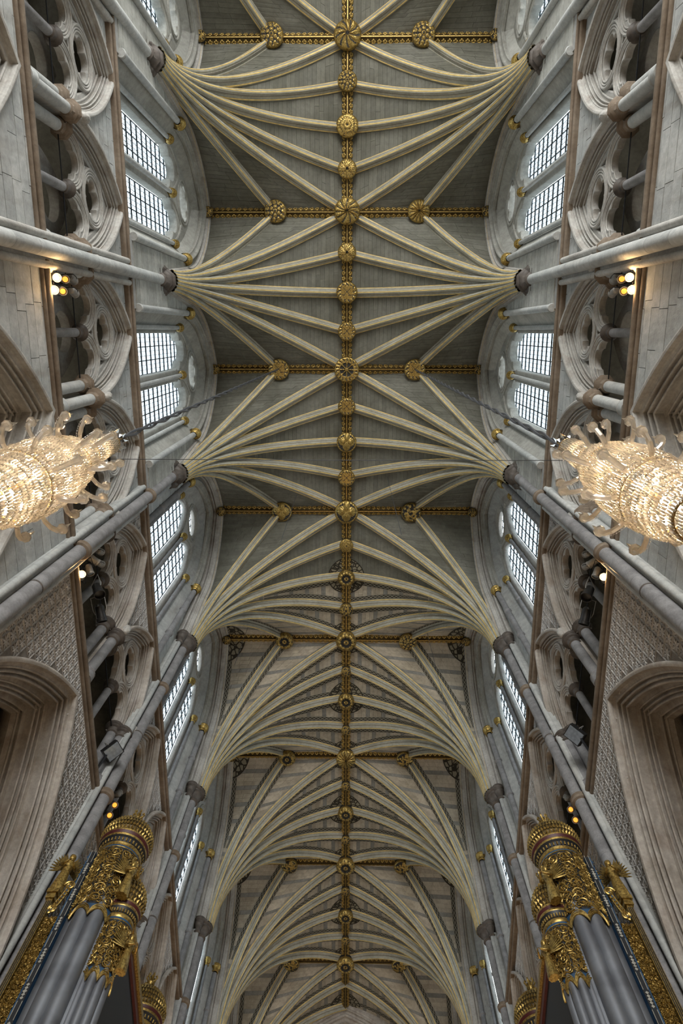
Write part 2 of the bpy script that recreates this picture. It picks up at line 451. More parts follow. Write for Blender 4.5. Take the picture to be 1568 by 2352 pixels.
def b_arcade(z, za=15.45):
    h = arch_half(z, HALF + .02, ZS, za)
    return [(-2.98, -h), (h, 2.98)]
ash_arc = ashlar(b_arcade, 10.2, 15.75, .36, AX, .95, seed=3)

# diaper tile: a square with a raised frame and an eight-petalled flower
DT = .272
def diaper_tile():
    m = MB(); h = DT / 2 - .004; d = .026
    f = [(-h, -h), (h, -h), (h, h), (-h, h)]; e = .018
    i = [(-h + e, -h + e), (h - e, -h + e), (h - e, h - e), (-h + e, h - e)]
    vs = [(0, y, z) for y, z in f] + [(-d, y * .97, z * .97) for y, z in f] + [(-d * .1, y, z) for y, z in i]
    fs = [(j, (j + 1) % 4, 4 + (j + 1) % 4, 4 + j) for j in range(4)] + [(4 + j, 4 + (j + 1) % 4, 8 + (j + 1) % 4, 8 + j) for j in range(4)]
    m.add(vs, fs)
    for q in range(8):
        a = q * pi / 4; r = h * (1.2 if q % 2 else .92); w = .34
        pts = [(-.012, .0, .0), (-.012, r * .55 * cos(a - w), r * .55 * sin(a - w)), (-.03, r * .62 * cos(a), r * .62 * sin(a)), (-.012, r * .55 * cos(a + w), r * .55 * sin(a + w)), (-.008, r * cos(a), r * sin(a))]
        m.add(pts, [(0, 1, 2), (0, 2, 3), (1, 4, 2), (2, 4, 3)])
    m.add([(-.034, 0, 0), (-.012, .03, 0), (-.012, 0, .03), (-.012, -.03, 0), (-.012, 0, -.03)], [(0, 1, 2), (0, 2, 3), (0, 3, 4), (0, 4, 1)])
    return m
diaper_me = diaper_tile().mesh('diaper_tile', 'diaper', 0)
def diaper_spots(bounds, z0, z1):
    out = []; nz = int((z1 - z0) / DT)
    for j in range(nz):
        z = z0 + (j + .5) * DT
        for i in range(-11, 11):
            y = (i + .5) * DT
            for a, b in bounds(z):
                if a - .02 < y - .12 and y + .12 < b + .02: out.append((y, z))
    return out
dia_arc = diaper_spots(lambda z: b_arcade(z, 15.2), 10.2, 15.75)
def dia_rest_mesh(spots, x):
    m = MB(); t = diaper_tile()
    for y, z in spots: m.add([(v[0] + x, v[1] + y, v[2] + z) for v in t.v], t.f)
    return m.mesh('diaper_work', 'diaper', 0)
dia_cache = {}
def place_diaper(spots, part, key, limit, rz, loc, x, tag_):
    use = min(len(spots), max(0, limit - budget.get(key, 0)))
    c, s = cos(rz), sin(rz)
    for y, z in spots[:use]:
        ob('diaper_tile', diaper_me, part, (loc[0] + c * x - s * y, loc[1] + s * x + c * y, z), rz)
    budget[key] = budget.get(key, 0) + use
    if use < len(spots):
        if (tag_, use) not in dia_cache: dia_cache[tag_, use] = dia_rest_mesh(spots[use:], x)
        ob('diaper_work', dia_cache[tag_, use], part, loc, rz, 'stuff')

for s, rz in SIDES:
    for k in (2, 1, 0, 3, 4, -1, 5, 6, 7):
        e = int(EAST(k)); L = (0, YK(k), 0)
        ob('arcade_arch', arc_meshes['mould', e], WALL[s], L, rz)
        sp = ob('spandrel', arc_meshes['front', e], WALL[s], L, rz)
        ob('aisle_face', arc_meshes['back', e], WALL[s], L, rz)
        pp = ob('pier', pier_me, WALL[s], L, rz)
        if e:
            if k <= 5: place_diaper(dia_arc, sp, ('dia', s), 290, 0, (0, 0, 0), AX, 'arc')
        else: place_stones(ash_arc, sp, ('ash', s), 290, 0, (0, 0, 0), first=90 if k in (1, 2) else 0)

# ---------------- string courses
STR = P((0, -.16), ((.0, .02), 0), ((.07, .05), -.3), ((.10, .02), .3), ((.16, .07), -.4), ((.19, .0), 0), ((.19, -.16), 0))
def string_mesh(z, x, dep, mat, name):
    m = MB(); y0, y1 = -2.82, 2.82
    prof = P((x + .1, z - .16), ((x - .02, z - .16), 0), ((x - .10 * dep, z - .11), .35), ((x - .08 * dep, z - .07), -.3), ((x - .17 * dep, z - .02), .4), ((x - .15 * dep, z + .06), 0), ((x + .1, z + .13), 0))
    m.grid([[(a, y0, b) for a, b in prof], [(a, y1, b) for a, b in prof]])
    return m.mesh(name, mat, 40)
st_low = string_mesh(15.8, 5.73, 1.0, 'string', 'string_course')
st_up = string_mesh(20.95, 5.68, 1.0, 'string', 'string_course')

# ---------------- gallery (triforium) stage
UNIT = 1.47; TH, TZS, TZA = 1.40, 18.0, 20.86; GX = 5.74
def b_trif(z):
    h = arch_half(z, TH + .03, TZS, TZA + .06); o = []
    o.append((-2.98, -UNIT - h)); o.append((-UNIT + h, UNIT - h)); o.append((UNIT + h, 2.98))
    return [(a, max(a, b)) for a, b in o]
TRP = [(-.08, 0), (-.08, -.04)] + P((-.08, -.05), ((.0, -.11), -.45), ((.01, -.05), 0), ((.03, .0), .3)) + mould((.04, .01), (.20, .15), 3, .46, .5, .9) + [(.15, .17), (.15, .19)] + mould((.2, .19), (.27, .24), 1) + [(.28, .45)]
T = {}
for e in (0, 1):
    mt = 'mould_e' if e else 'mould'
    hole1 = parch(TH, TZS, TZA, 16, 15.85, -UNIT); hole2 = parch(TH, TZS, TZA, 16, 15.85, UNIT)
    outl = [(-2.99, 15.84), (-2.99, 21.0), (2.99, 21.0), (2.99, 15.84)] + hole2[::-1] + hole1[::-1]
    T['wall', e] = bez2mesh('gallery_wall', [outl], GX, GX + .16, 'diaper_ground' if e else 'wall_back')
    T['hood', e] = MB().sweep(yz(parch(TH, TZS, TZA, 18), GX - .02), (1, 0, 0), TRP, flip=-1).mesh('gallery_arch', mt, 40)
    # tracery plate: two trefoiled heads in one outline, a cinquefoil, eyelets
    ti = 1.22; zb = 18.27; PX = 5.93
    out = parch(ti, TZS + .05, TZA - .36, 18, zb)
    def head(yc):
        c = (yc, 18.36)
        a0 = atan2(zb - c[1], .44)
        return foil(c, [(yc - .17, 18.34, .25), (yc + .17, 18.34, .25), (yc, 18.6, .235)], 48, (.44, 18.34, zb), a0, pi - a0)
    pg = out + head(.6) + head(-.6)
    zc = 19.52
    ring = foil((0, zc), [(.26 * cos(pi / 2 + q * 2 * pi / 5), zc + .26 * sin(pi / 2 + q * 2 * pi / 5), .195) for q in range(5)], 80)
    eye = [(0, 18.5), (.09, 18.76), (0, 18.82), (-.09, 18.76)]
    eyL = [(-.84, 19.12), (-.66, 19.22), (-.68, 19.5)]; eyR = [(-a, b) for a, b in eyL]
    T['plate', e] = bez2mesh('tracery', [pg, ring, eye, eyL, eyR], PX, PX + .17, mt, .025)
    roll8 = lambda r: [(r * cos(q * pi / 4), r * sin(q * pi / 4)) for q in range(9)]
    m = MB()
    for yc in (-.6, .6):
        for hf, za, r, x in ((.585, 19.05, .034, PX - .02), (.525, 18.97, .026, PX - .01), (.47, 18.9, .022, PX - .01)):
            m.sweep(yz(parch(hf, 18.3, za, 12, zb, yc), x), (1, 0, 0), roll8(r))
        m.tube(yz(head(yc), PX + .01), .022, 6)
    T['heads', e] = m.mesh('head_moulding', mt)
    m = MB()
    for R, r in ((.63, .036), (.565, .026), (.505, .022)):
        m.sweep([(PX - .015, R * cos(q * pi / 20), zc + R * sin(q * pi / 20)) for q in range(40)], (1, 0, 0), [(r * cos(q * pi / 4), r * sin(q * pi / 4)) for q in range(9)], closed=True)
    T['ring', e] = m.mesh('roundel', mt)
    capn = 24 if e else 8; ph = 0 if e else pi / 8
    def capmesh(r, hgt, ztop, mat):
        return MB().lathe([(r * 1.0, -hgt), (r * 1.3, -hgt + .02), (r * 1.3, -hgt + .045), (r * 1.0, -hgt + .06), (r * 1.08, -hgt * .62), (r * 1.3, -hgt * .46), (r * 1.72, -hgt * .38), (r * 1.8, -hgt * .33), (r * 1.5, -hgt * .29), (r * 1.6, -hgt * .24), (r * 1.95, -hgt * .18), (r * 2.05, -hgt * .12), (r * 1.8, -hgt * .08), (r * 2.0, -hgt * .03), (r * 2.0, 0), (r * .5, 0)], capn if mat != 'purbeck' else 24, (0, 0, ztop), phase=ph).mesh('capital', mat)
    smat = 'marble' if e else 'wall'
    T['midcap', e] = capmesh(.10, .3, 18.3, 'purbeck'); T['midshaft', e] = MB().lathe([(.135, 15.95), (.135, 16.05), (.1, 16.1), (.1, 18.05)], 16).mesh('shaft', 'marble')
    T['cap', e] = capmesh(.125, .32, 0, 'purbeck' if e else 'string')
    T['shaft', e] = MB().lathe([(0, 15.8), (.19, 15.8), (.19, 16.0), (.17, 16.04), (.19, 16.07), (.15, 16.12), (.125, 16.16), (.125, 17.9)], 16).mesh('shaft', smat)
    m = MB()
    for y, w in ((0, .16), (-2.85, .24), (2.85, .24)): m.box((5.98, y, 17.1), (.3, w, 2.5))
    T['pierlet', e] = m.mesh('gallery_pier', mt, 0)
m = MB().lathe([(.0, -.17), (.06, -.16), (.1, -.11), (.125, -.03), (.13, .04), (.12, .1), (.08, .15), (.0, .17)], 20)
for v in range(len(m.v)):
    x, y, z = m.v[v]; q = 1 + .12 * sin(x * 70 + z * 57) * cos(y * 65) + .1 * cos(z * 48); m.v[v] = (x * q, y * q * .9, z)
head_me = m.mesh('carved_head', 'mould')
rod_me = MB().tube([(6.02, -1.25, 18.02), (6.02, 1.25, 18.02)], .014).mesh('tie_rod', 'iron')
ash_trif = ashlar(b_trif, 18.3, 20.8, .3, GX, .8, seed=5)
dia_trif = diaper_spots(b_trif, 18.3, 20.75)
# second tracery plane and the dim gallery behind
zb2 = 17.6
rear = parch(1.3, 18.0, 20.6, 14, zb2) + foil((.62, 18.1), [(.62, 18.3, .5)], 24, (.5, 18.2, zb2), atan2(zb2 - 18.1, .5), pi - atan2(zb2 - 18.1, .5)) + foil((-.62, 18.1), [(-.62, 18.3, .5)], 24, (.5, 18.2, zb2), atan2(zb2 - 18.1, .5), pi - atan2(zb2 - 18.1, .5))
rear_me = bez2mesh('rear_tracery', [rear, foil((0, 19.5), [(0, 19.5, .5)], 32)], 6.9, 7.15, 'mould', .03)
for s, rz in SIDES:
    c, sn = cos(rz), sin(rz)
    for k in range(K0, K1 + 1):
        e = int(EAST(k)); L = (0, YK(k), 0)
        ob('string_course', st_low, WALL[s], L, rz); ob('string_course', st_up, WALL[s], L, rz)
        gw = ob('gallery_wall', T['wall', e], WALL[s], L, rz)
        if e: place_diaper(dia_trif, gw, ('dia', s), 290, 0, (0, 0, 0), GX, 'trif') if k <= 6 else None
        else: place_stones(ash_trif, gw, ('ash', s), 290, 0, (0, 0, 0), first=40 if k in (1, 2) else 0)
        ob('gallery_pier', T['pierlet', e], WALL[s], L, rz)
        for u in (-1, 1):
            yo = u * UNIT
            lo = (0, YK(k) + c * yo, 0)
            ga = ob('gallery_arch', T['hood', e], WALL[s], lo, rz)
            ob('tracery', T['plate', e], ga); ob('head_moulding', T['heads', e], ga); ob('roundel', T['ring', e], ga)
            ob('shaft', T['midshaft', e], ga, (6.03, 0, 0)); ob('capital', T['midcap', e], ga, (6.03, 0, 0))
            for q in (-1, 1):
                ob('shaft', T['shaft', e], ga, (5.98, q * 1.17, 0)); ob('capital', T['cap', e], ga, (5.98, q * 1.17, 18.16))
            ob('tie_rod', rod_me, ga)
            if not e: ob('rear_tracery', rear_me, ga)
        ob('shaft', T['shaft', e], WALL[s], (c * 5.74, YK(k), .05), rz); ob('capital', T['cap', e], WALL[s], (c * 5.74, YK(k), 18.1), rz)
        ob('carved_head', head_me, WALL[s], (c * 5.62, YK(k), 18.5), rz)
        for q in (-1, 1):
            y = q * 2.74
            ob('shaft', T['shaft', e], WALL[s], (c * 5.76, YK(k) + c * y, .05), rz); ob('capital', T['cap', e], WALL[s], (c * 5.76, YK(k) + c * y, 18.1), rz)
            ob('carved_head', head_me, WALL[s], (c * 5.64, YK(k) + c * q * 2.88, 18.45), rz)
    # gallery floor, back, lean-to roof, aisle vault and outer wall
    ym, ly = (YW + YE) / 2, YE - YW
    m = MB().box((8.3, ym, 15.6), (5, ly, .3)).box((9.6, ym, 18.4), (.3, ly, 6)).box((8, ym, 21.2), (4.4, ly, .3)); 
    for v in range(len(m.v)): m.v[v] = (s * m.v[v][0], m.v[v][1], m.v[v][2])
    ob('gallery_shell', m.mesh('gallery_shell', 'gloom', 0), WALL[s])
    m = MB().box((s * 11, ym, 7.8), (.4, ly, 16))
    for k in range(K0, K1 + 1):
        rows = []
        for i in range(13):
            a = pi * i / 12
            rows.append([(s * (7.0 + .33 * j), YK(k) - 2.99 * cos(a), 9.6 + 4.9 * sin(a) ** .8 - .9 * (j - 6) ** 2 / 36) for j in range(13)])
        m.grid(rows)
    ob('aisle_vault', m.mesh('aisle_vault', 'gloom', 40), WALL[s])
    m = MB()
    for k in range(K0, K1 + 2):
        y = YK(k - .5)
        m.sweep([(s * (7.1 + 3.9 * i / 12), y, 9.6 + 4.6 * sin(pi * (.02 + .96 * i / 12)) ** .7) for i in range(13)], (0, 1, 0), P((0, -.25), ((-.15, -.22), 0), ((-.3, -.08), .3), ((-.3, .08), .3), ((-.15, .22), .3), ((0, .25), 0)), flip=-1)
    ob('aisle_rib', m.mesh('aisle_rib', 'mould_e'), WALL[s])

# ---------------- wall shafts rising to the vault capitals
def wshaft(e):
    m = MB(); mt = 'marble' if e else 'wall'
    m.lathe([(.15, 5.5)] + [q for i in range(18) for q in ((.15, 6.02 + i), (.146, 6.025 + i), (.146, 6.035 + i), (.15, 6.04 + i))] + [(.15, 23.75)], 20, (5.5, 0, 0))
    for y in (-.27, .27): m.lathe([(.075, 5.5), (.075, 23.75)], 12, (5.6, y, 0), mi=1)
    m.box((5.7, 0, 14.6), (.2, .66, 18.3), mi=1)
    return m.mesh('wall_shaft', [mt, 'mould' if not e else 'wall'])
def wcap(e):
    n = 24 if e else 8; m = MB(); ph = pi / 8 if not e else 0
    for y, r, x in ((0, .19, 5.5), (-.27, .115, 5.6), (.27, .115, 5.6)):
        m.lathe([(r * .8, 23.58), (r * 1.12, 23.62), (r * 1.12, 23.66), (r * .85, 23.69), (r * .95, 23.82), (r * 1.35, 23.93), (r * 1.62, 23.97), (r * 1.62, 24.01), (r * 1.38, 24.03), (r * 1.55, 24.08), (r * 1.82, 24.1), (r * 1.95, 24.13), (r * 1.95, 24.16), (r * 1.78, 24.18), (r * 1.9, 24.23), (r * .5, 24.24)], n, (x, y, 0), phase=ph)
    return m.mesh('shaft_capital', 'purbeck')
ws = [wshaft(0), wshaft(1)]; wc = [wcap(0), wcap(1)]
ring_me = MB().lathe([(.15, -.1), (.2, -.08), (.22, -.03), (.19, 0), (.22, .04), (.2, .08), (.15, .1)], 20).mesh('shaft_ring', 'string')
joint_me = MB().lathe([(.149, -.03), (.158, -.015), (.158, .015), (.149, .03)], 20).mesh('shaft_joint', 'purbeck')
for s, rz in SIDES:
    c = cos(rz)
    for k in range(K0, K1 + 1):
        e = int(k >= 2); y = YK(k + .5)
        w = ob('wall_shaft', ws[e], WALL[s], (0, y, 0), rz)
        ob('shaft_capital', wc[int(k >= 3)], w)
        if e:
            for z in (15.85, 20.95): ob('shaft_ring', ring_me, w, (5.5, 0, z))
            ob('shaft_joint', joint_me, w, (5.5, 0, 13.6 if k == 2 else 18.4))

# ---------------- clerestory windows
WH, WZS, WZA = 2.08, 26.9, 30.8
IH, IZA = 1.64, 30.35
def b_cler(z):
    h = arch_half(z, WH + .12, WZS, WZA + .1); return [(-2.98, -h), (h, 2.98)]
ash_cler = ashlar(b_cler, 21.1, 30.9, .34, 5.8, .7, seed=9)
holec = parch(WH, WZS, WZA, 20, 20.9)
cw_me = bez2mesh('clerestory_wall', [[(-2.99, 20.9), (-2.99, 31.5), (2.99, 31.5), (2.99, 20.9)] + holec[::-1]], 5.8, 5.94, 'wall_back')
outer = yz(parch(WH, WZS, WZA, 20, 20.9), 5.84); inner = yz(parch(IH, WZS, IZA, 20, 20.9), 6.2)
splay_me = MB().grid([outer, inner]).mesh('window_splay', 'wall_hi')
splay_e = MB().grid([outer, inner]).mesh('window_splay', 'wall')
rollp = P((-.04, .03), ((-.1, -.02), -.2), ((-.06, -.08), -.3), ((.03, -.09), -.3), ((.06, -.02), .2), ((.12, 0), 0), ((.17, .06), -.5), ((.16, .12), 0))
roll_me = MB().sweep(yz(parch(WH, WZS + .12, WZA, 22), 5.81), (1, 0, 0), rollp, flip=-1).mesh('window_arch', 'mould_hi', 40)
LC = .82
def lights(e):
    o = []
    for yc in (-LC, LC):
        if e: o.append([(yc + .62, 21.15)] + [(y, z) for y, z in parch(.62, 26.6, 28.2, 12, None, yc)][::-1] + [(yc - .62, 21.15)])
        else:
            c = (yc, 26.7); a0 = atan2(21.15 - c[1], .62)
            h = foil(c, [(yc - .27, 26.95, .38), (yc + .27, 26.95, .38), (yc, 27.6, .36)], 48, (.62, 26.6, 21.15), a0, pi - a0)
            o.append(h)
    return o
RZ = 29.0
rose = {0: foil((0, RZ), [(.38 * cos(pi / 2 + q * pi / 3), RZ + .38 * sin(pi / 2 + q * pi / 3), .24) for q in range(6)], 96), 1: foil((0, RZ), [(0, RZ, .5)], 40)}
eyes = [[(-.98, 28.2), (-.78, 28.55), (-.93, 28.7)], [(.98, 28.2), (.93, 28.7), (.78, 28.55)]]
tr_me = {}; ringw = {}
for e in (0, 1):
    tr_me[e] = bez2mesh('window_tracery', [parch(IH + .06, WZS, IZA + .08, 20, 20.9)] + lights(e) + [rose[e]] + eyes, 6.2, 6.36 if e else 6.5, 'mould_hi' if not e else 'mould', .04)
    m = MB()
    for R, r in ((.74, .05), (.64, .035)):
        m.sweep([(6.2, R * cos(q * pi / 20), RZ + R * sin(q * pi / 20)) for q in range(40)], (1, 0, 0), [(r * cos(q * pi / 4), r * sin(q * pi / 4)) for q in range(9)], closed=True)
    for yc in (-LC, LC):
        m.sweep(yz(parch(.7, 26.98, 28.45, 14, None, yc), 6.2), (1, 0, 0), [(.05 * cos(q * pi / 4), .05 * sin(q * pi / 4)) for q in range(9)])
    ringw[e] = m.mesh('tracery_moulding', 'mould_hi')
def shaft_rings(r, z0, z1, x, y, e, n=14):
    m = MB(); m.lathe([(0, z0 + .15), (r * 1.05, z0 + .15), (r * 1.2, z0 + .19), (r * 1.05, z0 + .23), (r * 1.15, z0 + .26), (r, z0 + .29), (r, z1)], n, (x, y, 0))
    if e:
        for z in (z0 + (z1 - z0) * f for f in (.36, .7)): m.lathe([(r, z - .06), (r * 1.35, z - .03), (r * 1.35, z + .03), (r, z + .06)], n, (x, y, 0))
    return m.mesh('shaft', 'marble' if e else 'wall')
gcap = lambda r: MB().lathe([(r * 1.0, -.3), (r * 1.3, -.27), (r * 1.05, -.23), (r * 1.15, -.16), (r * 1.7, -.1), (r * 1.8, -.06), (r * 1.55, -.04), (r * 1.85, 0), (r * 1.85, .05), (r * .6, .06)], 18).mesh('gilded_capital', 'gold')
gc1, gc2 = gcap(.115), gcap(.085)
win_sh = {(e, n): shaft_rings(r, 20.9, 26.75, 0, 0, e) for e in (0, 1) for n, r in (('o', .1), ('i', .07))}
# glazing: panels, saddle bars and leads
NC, PH = 3, .52
pw = 1.26 / NC
pane_me = MB().box((0, 0, 0), (.008, pw - .012, PH - .012)).mesh('pane', 'glass', 0)
def bars():
    m = MB(); l = MB()
    for yc in (-LC, LC):
        for i in range(NC + 1): m.box((6.53, yc - .63 + i * pw, 24.75), (.03, .026, 7.3))
        for j in range(15): m.box((6.53, yc, 21.1 + j * PH), (.045  , 1.26, .028))
        for i in range(NC):
            for q in (1, 2): l.box((6.545, yc - .63 + (i + q / 3) * pw, 24.75), (.012, .010, 7.3))
        for j in range(42): l.box((6.545, yc, 21.1 + (j + .5) * PH / 3), (.012, 1.26, .010))
    for q in range(-2, 3): m.box((6.53, q * .24, RZ), (.03, .02, 1.2)); m.box((6.53, 0, RZ + q * .24), (.03, 1.2, .02))
    return m.mesh('glazing_bars', 'lead', 0), l.mesh('lead_lattice', 'lead', 0)
bars_me, lat_me = bars()
rpane_me = MB().lathe([(0, 0), (.66, 0)], 24).mesh('pane', 'glass', 0)
for v in rpane_me.vertices: v.co = (6.55, v.co.x, v.co.y + RZ)
WN = 0
for s, rz in SIDES:
    c = cos(rz)
    for k in range(K0, K1 + 1):
        e = int(EAST(k)); L = (c * (0 if e else -.29), YK(k), 0)
        cwo = ob('clerestory_wall', cw_me, WALL[s], L, rz)
        place_stones(ash_cler, cwo, ('ash', s), 290, 0, (0, 0, 0), first=30 if k in (1, 2) else 0, mat='wall' if e else 'wall_hi')
        ob('window_splay', splay_e if e else splay_me, WALL[s], L, rz)
        WN += 1
        pos = 'topmost' if k == 0 else ORD[k - 0] + ' from the top' if k > 0 else 'hindmost'
        w = top('window_%d' % WN, 'clerestory window of two %s lights and a roundel, %s on the %s wall' % ('plain pointed' if e else 'cusped', pos, side_name(s)), 'window', L, rz, 'clerestory windows', 'structure')
        ob('window_tracery', tr_me[e], w); ob('tracery_moulding', ringw[e], w); ob('window_arch', roll_me, w)
        gx = -.15 if e else 0
        ob('glazing_bars', bars_me, w, (gx, 0, 0), kind='stuff'); ob('lead_lattice', lat_me, w, (gx, 0, 0), kind='stuff')
        ob('roundel_pane', rpane_me, w, (gx, 0, 0))
        for q in (-1, 1):
            ob('shaft', win_sh[e, 'o'], w, (5.75, q * 2.1, 0)); ob('gilded_capital', gc1, w, (5.75, q * 2.1, 27.1))
            ob('shaft', win_sh[e, 'i'], w, (6.09, q * 1.62, 0)); ob('gilded_capital', gc2, w, (6.09, q * 1.62, 27.0))
        ob('shaft', win_sh[e, 'i'], w, (6.1, 0, 0)); ob('gilded_capital', gc2, w, (6.1, 0, 27.05))
        for yc in (-LC, LC):
            for i in range(NC):
                for j in range(14):
                    if k < 0 or k > 6: continue
                    ob('pane', pane_me, w, (6.55 + gx, yc - .63 + (i + .5) * pw, 21.1 + (j + .5) * PH))

# ---------------- the vault
ZR, XS, ZSP = 31.3, 5.5, 24.15
SBX = 2.76
def rib_curve(dx, dy, z0=ZSP, n=26, zr=ZR):
    """from the springing (at local x=XS,y=0) to a point dx towards the nave axis and dy along the nave: arc with a vertical foot"""
    run = sqrt(dx * dx + dy * dy); h = zr - z0; R = (run * run + h * h) / (2 * run)
    a1 = math.acos((R - run) / R); d = (-dx / run, dy / run); st = .10
    out = []
    for i in range(n + 1):
        a = a1 * i / n; q = R * (1 - cos(a)); q = st * (1 - i / n) + q * 1.0
        out.append(Vector((XS + d[0] * q, d[1] * q, z0 + R * sin(a))))
    out[-1] = Vector((XS - dx, dy, zr))
    return out
RIBP = P((-.02, -.235), ((.05, -.235), 0), ((.075, -.205), -.3), ((.10, -.19), 0), ((.19, -.135), .35), ((.205, -.115), 0), ((.225, -.10), -.2), ((.235, -.075), .2), ((.275, -.072), -.3), ((.297, -.024), -.3), ((.312, -.024), 0),
          ((.312, .024), 0), ((.297, .024), 0), ((.275, .072), -.3), ((.235, .075), -.3), ((.225, .10), .2), ((.205, .115), -.2), ((.19, .135), 0), ((.10, .19), .35), ((.075, .205), 0), ((.05, .235), -.3), ((-.02, .235), 0))
RIBP = [(a, b * .8) for a, b in RIBP]
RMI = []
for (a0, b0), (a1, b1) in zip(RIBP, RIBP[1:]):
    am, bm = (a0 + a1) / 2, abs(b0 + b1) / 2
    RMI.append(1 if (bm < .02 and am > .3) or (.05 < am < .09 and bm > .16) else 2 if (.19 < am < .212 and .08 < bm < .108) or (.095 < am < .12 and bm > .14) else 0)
def rib_mesh(path, name='rib'):
    d = (path[-1] - path[0]); d.z = 0; d.normalize(); nv = Vector((0, 0, 1)).cross(d)
    return MB().sweep(path, nv, RIBP, RMI).mesh(name, ['rib', 'gold_line', 'rib_dark'], 50), nv
ENDS = {'diagonal_rib': (XS, B / 2), 'tierceron_rib': (XS, B / 4), 'transverse_rib': (XS, 0), 'side_rib': (XS - SBX, B / 2)}
CURV = {}; RM = {}
for nme, (dx, dy) in ENDS.items():
    for q in ((1, -1) if dy else (1,)):
        CURV[nme, q] = rib_curve(dx, q * dy); RM[nme, q] = rib_mesh(CURV[nme, q])[0]
# wall rib: stilted, along the wall
def wall_curve(q, n=26):
    out = []; z1 = 27.0; ha = B / 2 - .45; h = ZR - z1; R = (ha * ha + h * h) / (2 * ha); a1 = math.acos((R - ha) / R)
    for i in range(n + 1):
        if i < 8: t = i / 8; out.append(Vector((XS, q * (.12 + .33 * t), ZSP + (z1 - ZSP) * t)))
        else:
            a = a1 * (i - 8) / (n - 8); out.append(Vector((XS, q * (.45 + R * (1 - cos(a))), z1 + R * sin(a))))
    return out
WRP = P((-.05, -.16), ((.04, -.18), 0), ((.10, -.15), -.4), ((.13, -.11), 0), ((.18, -.06), -.4), ((.2, .0), 0)) + mould((.2, .02), (.30, .22), 2) + [(.3, .36)]
for q in (1, -1):
    CURV['wall_rib', q] = wall_curve(q)
    m = MB(); pts = CURV['wall_rib', q]
    m.sweep(pts, (1, 0, 0), [(a, b) for a, b in WRP], [1 if i == 11 else 0 for i in range(len(WRP) - 1)], flip=-q)
    RM['wall_rib', q] = m.mesh('wall_rib', ['mould', 'gold_line', 'rib_dark'], 50)
WEBS = [('wall_rib', 'side_rib'), ('side_rib', 'diagonal_rib'), ('diagonal_rib', 'tierceron_rib'), ('tierceron_rib', 'transverse_rib')]
def cget(nme, q): return CURV[nme, q] if (nme, q) in CURV else CURV[nme, 1]
def at(cv, u):
    t = u * (len(cv) - 1); i = min(int(t), len(cv) - 2); return cv[i].lerp(cv[i + 1], t - i)
WEB = {}
for wi, (an, bn) in enumerate(WEBS):
    for q in (1, -1):
        A, Bc = cget(an, q), cget(bn, q)
        m = MB(); up = .03
        m.grid([[A[i].lerp(Bc[i], j / 4) + Vector((0, 0, up)) for j in range(5)] for i in range(len(A))])
        WEB['back', wi, q] = m.mesh('vault_web', 'web_back', 60)
        for e in (0, 1):
            rnd = random.Random(wi * 7 + e + (0 if q > 0 else 3)); st = []; sl = []
            ln = sum((A[i + 1] - A[i]).length for i in range(len(A) - 1)); hgt = .19 if not e else .2
            nco = int(ln / hgt); g = .0035
            for ci in range(nco):
                u0, u1 = ci / nco, (ci + 1) / nco
                a0, b0, a1, b1 = at(A, u0), at(Bc, u0), at(A, u1), at(Bc, u1)
                w = ((a0 - b0).length + (a1 - b1).length) / 2
                if w < .42: continue
                ns = max(1, round(w / (.95 if not e else .4) + rnd.uniform(-.4, .4)))
                cuts = [0] + [(j + rnd.uniform(-.22, .22)) / ns for j in range(1, ns)] + [1]
                for v0, v1 in zip(cuts, cuts[1:]):
                    gv = g / w; gu = g / (ln / nco) / nco
                    c4 = [at(A, u0 + gu).lerp(at(Bc, u0 + gu), v0 + gv), at(A, u0 + gu).lerp(at(Bc, u0 + gu), v1 - gv), at(A, u1 - gu).lerp(at(Bc, u1 - gu), v1 - gv), at(A, u1 - gu).lerp(at(Bc, u1 - gu), v0 + gv)]
                    nn = (c4[1] - c4[0]).cross(c4[3] - c4[0]); 
                    if nn.z > 0: nn = -nn
                    nn.normalize(); t = .016 * rnd.uniform(.75, 1.2)
                    lo = [p + nn * t for p in c4]; hi = [p + Vector((0, 0, up)) for p in c4]
                    stripe = 1 if e and (ci % 4 == 3) and u0 > .35 else 0
                    st.append((lo + hi, [(0, 1, 2, 3), (0, 4, 5, 1), (1, 5, 6, 2), (2, 6, 7, 3), (3, 7, 4, 0)], stripe))
            st.reverse(); WEB['st', wi, q, e] = st
            m = MB()
            for v, f, sp in st: m.add(v, f, sp)
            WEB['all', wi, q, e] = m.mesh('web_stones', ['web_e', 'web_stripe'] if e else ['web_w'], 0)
cst = 0; stc = {}
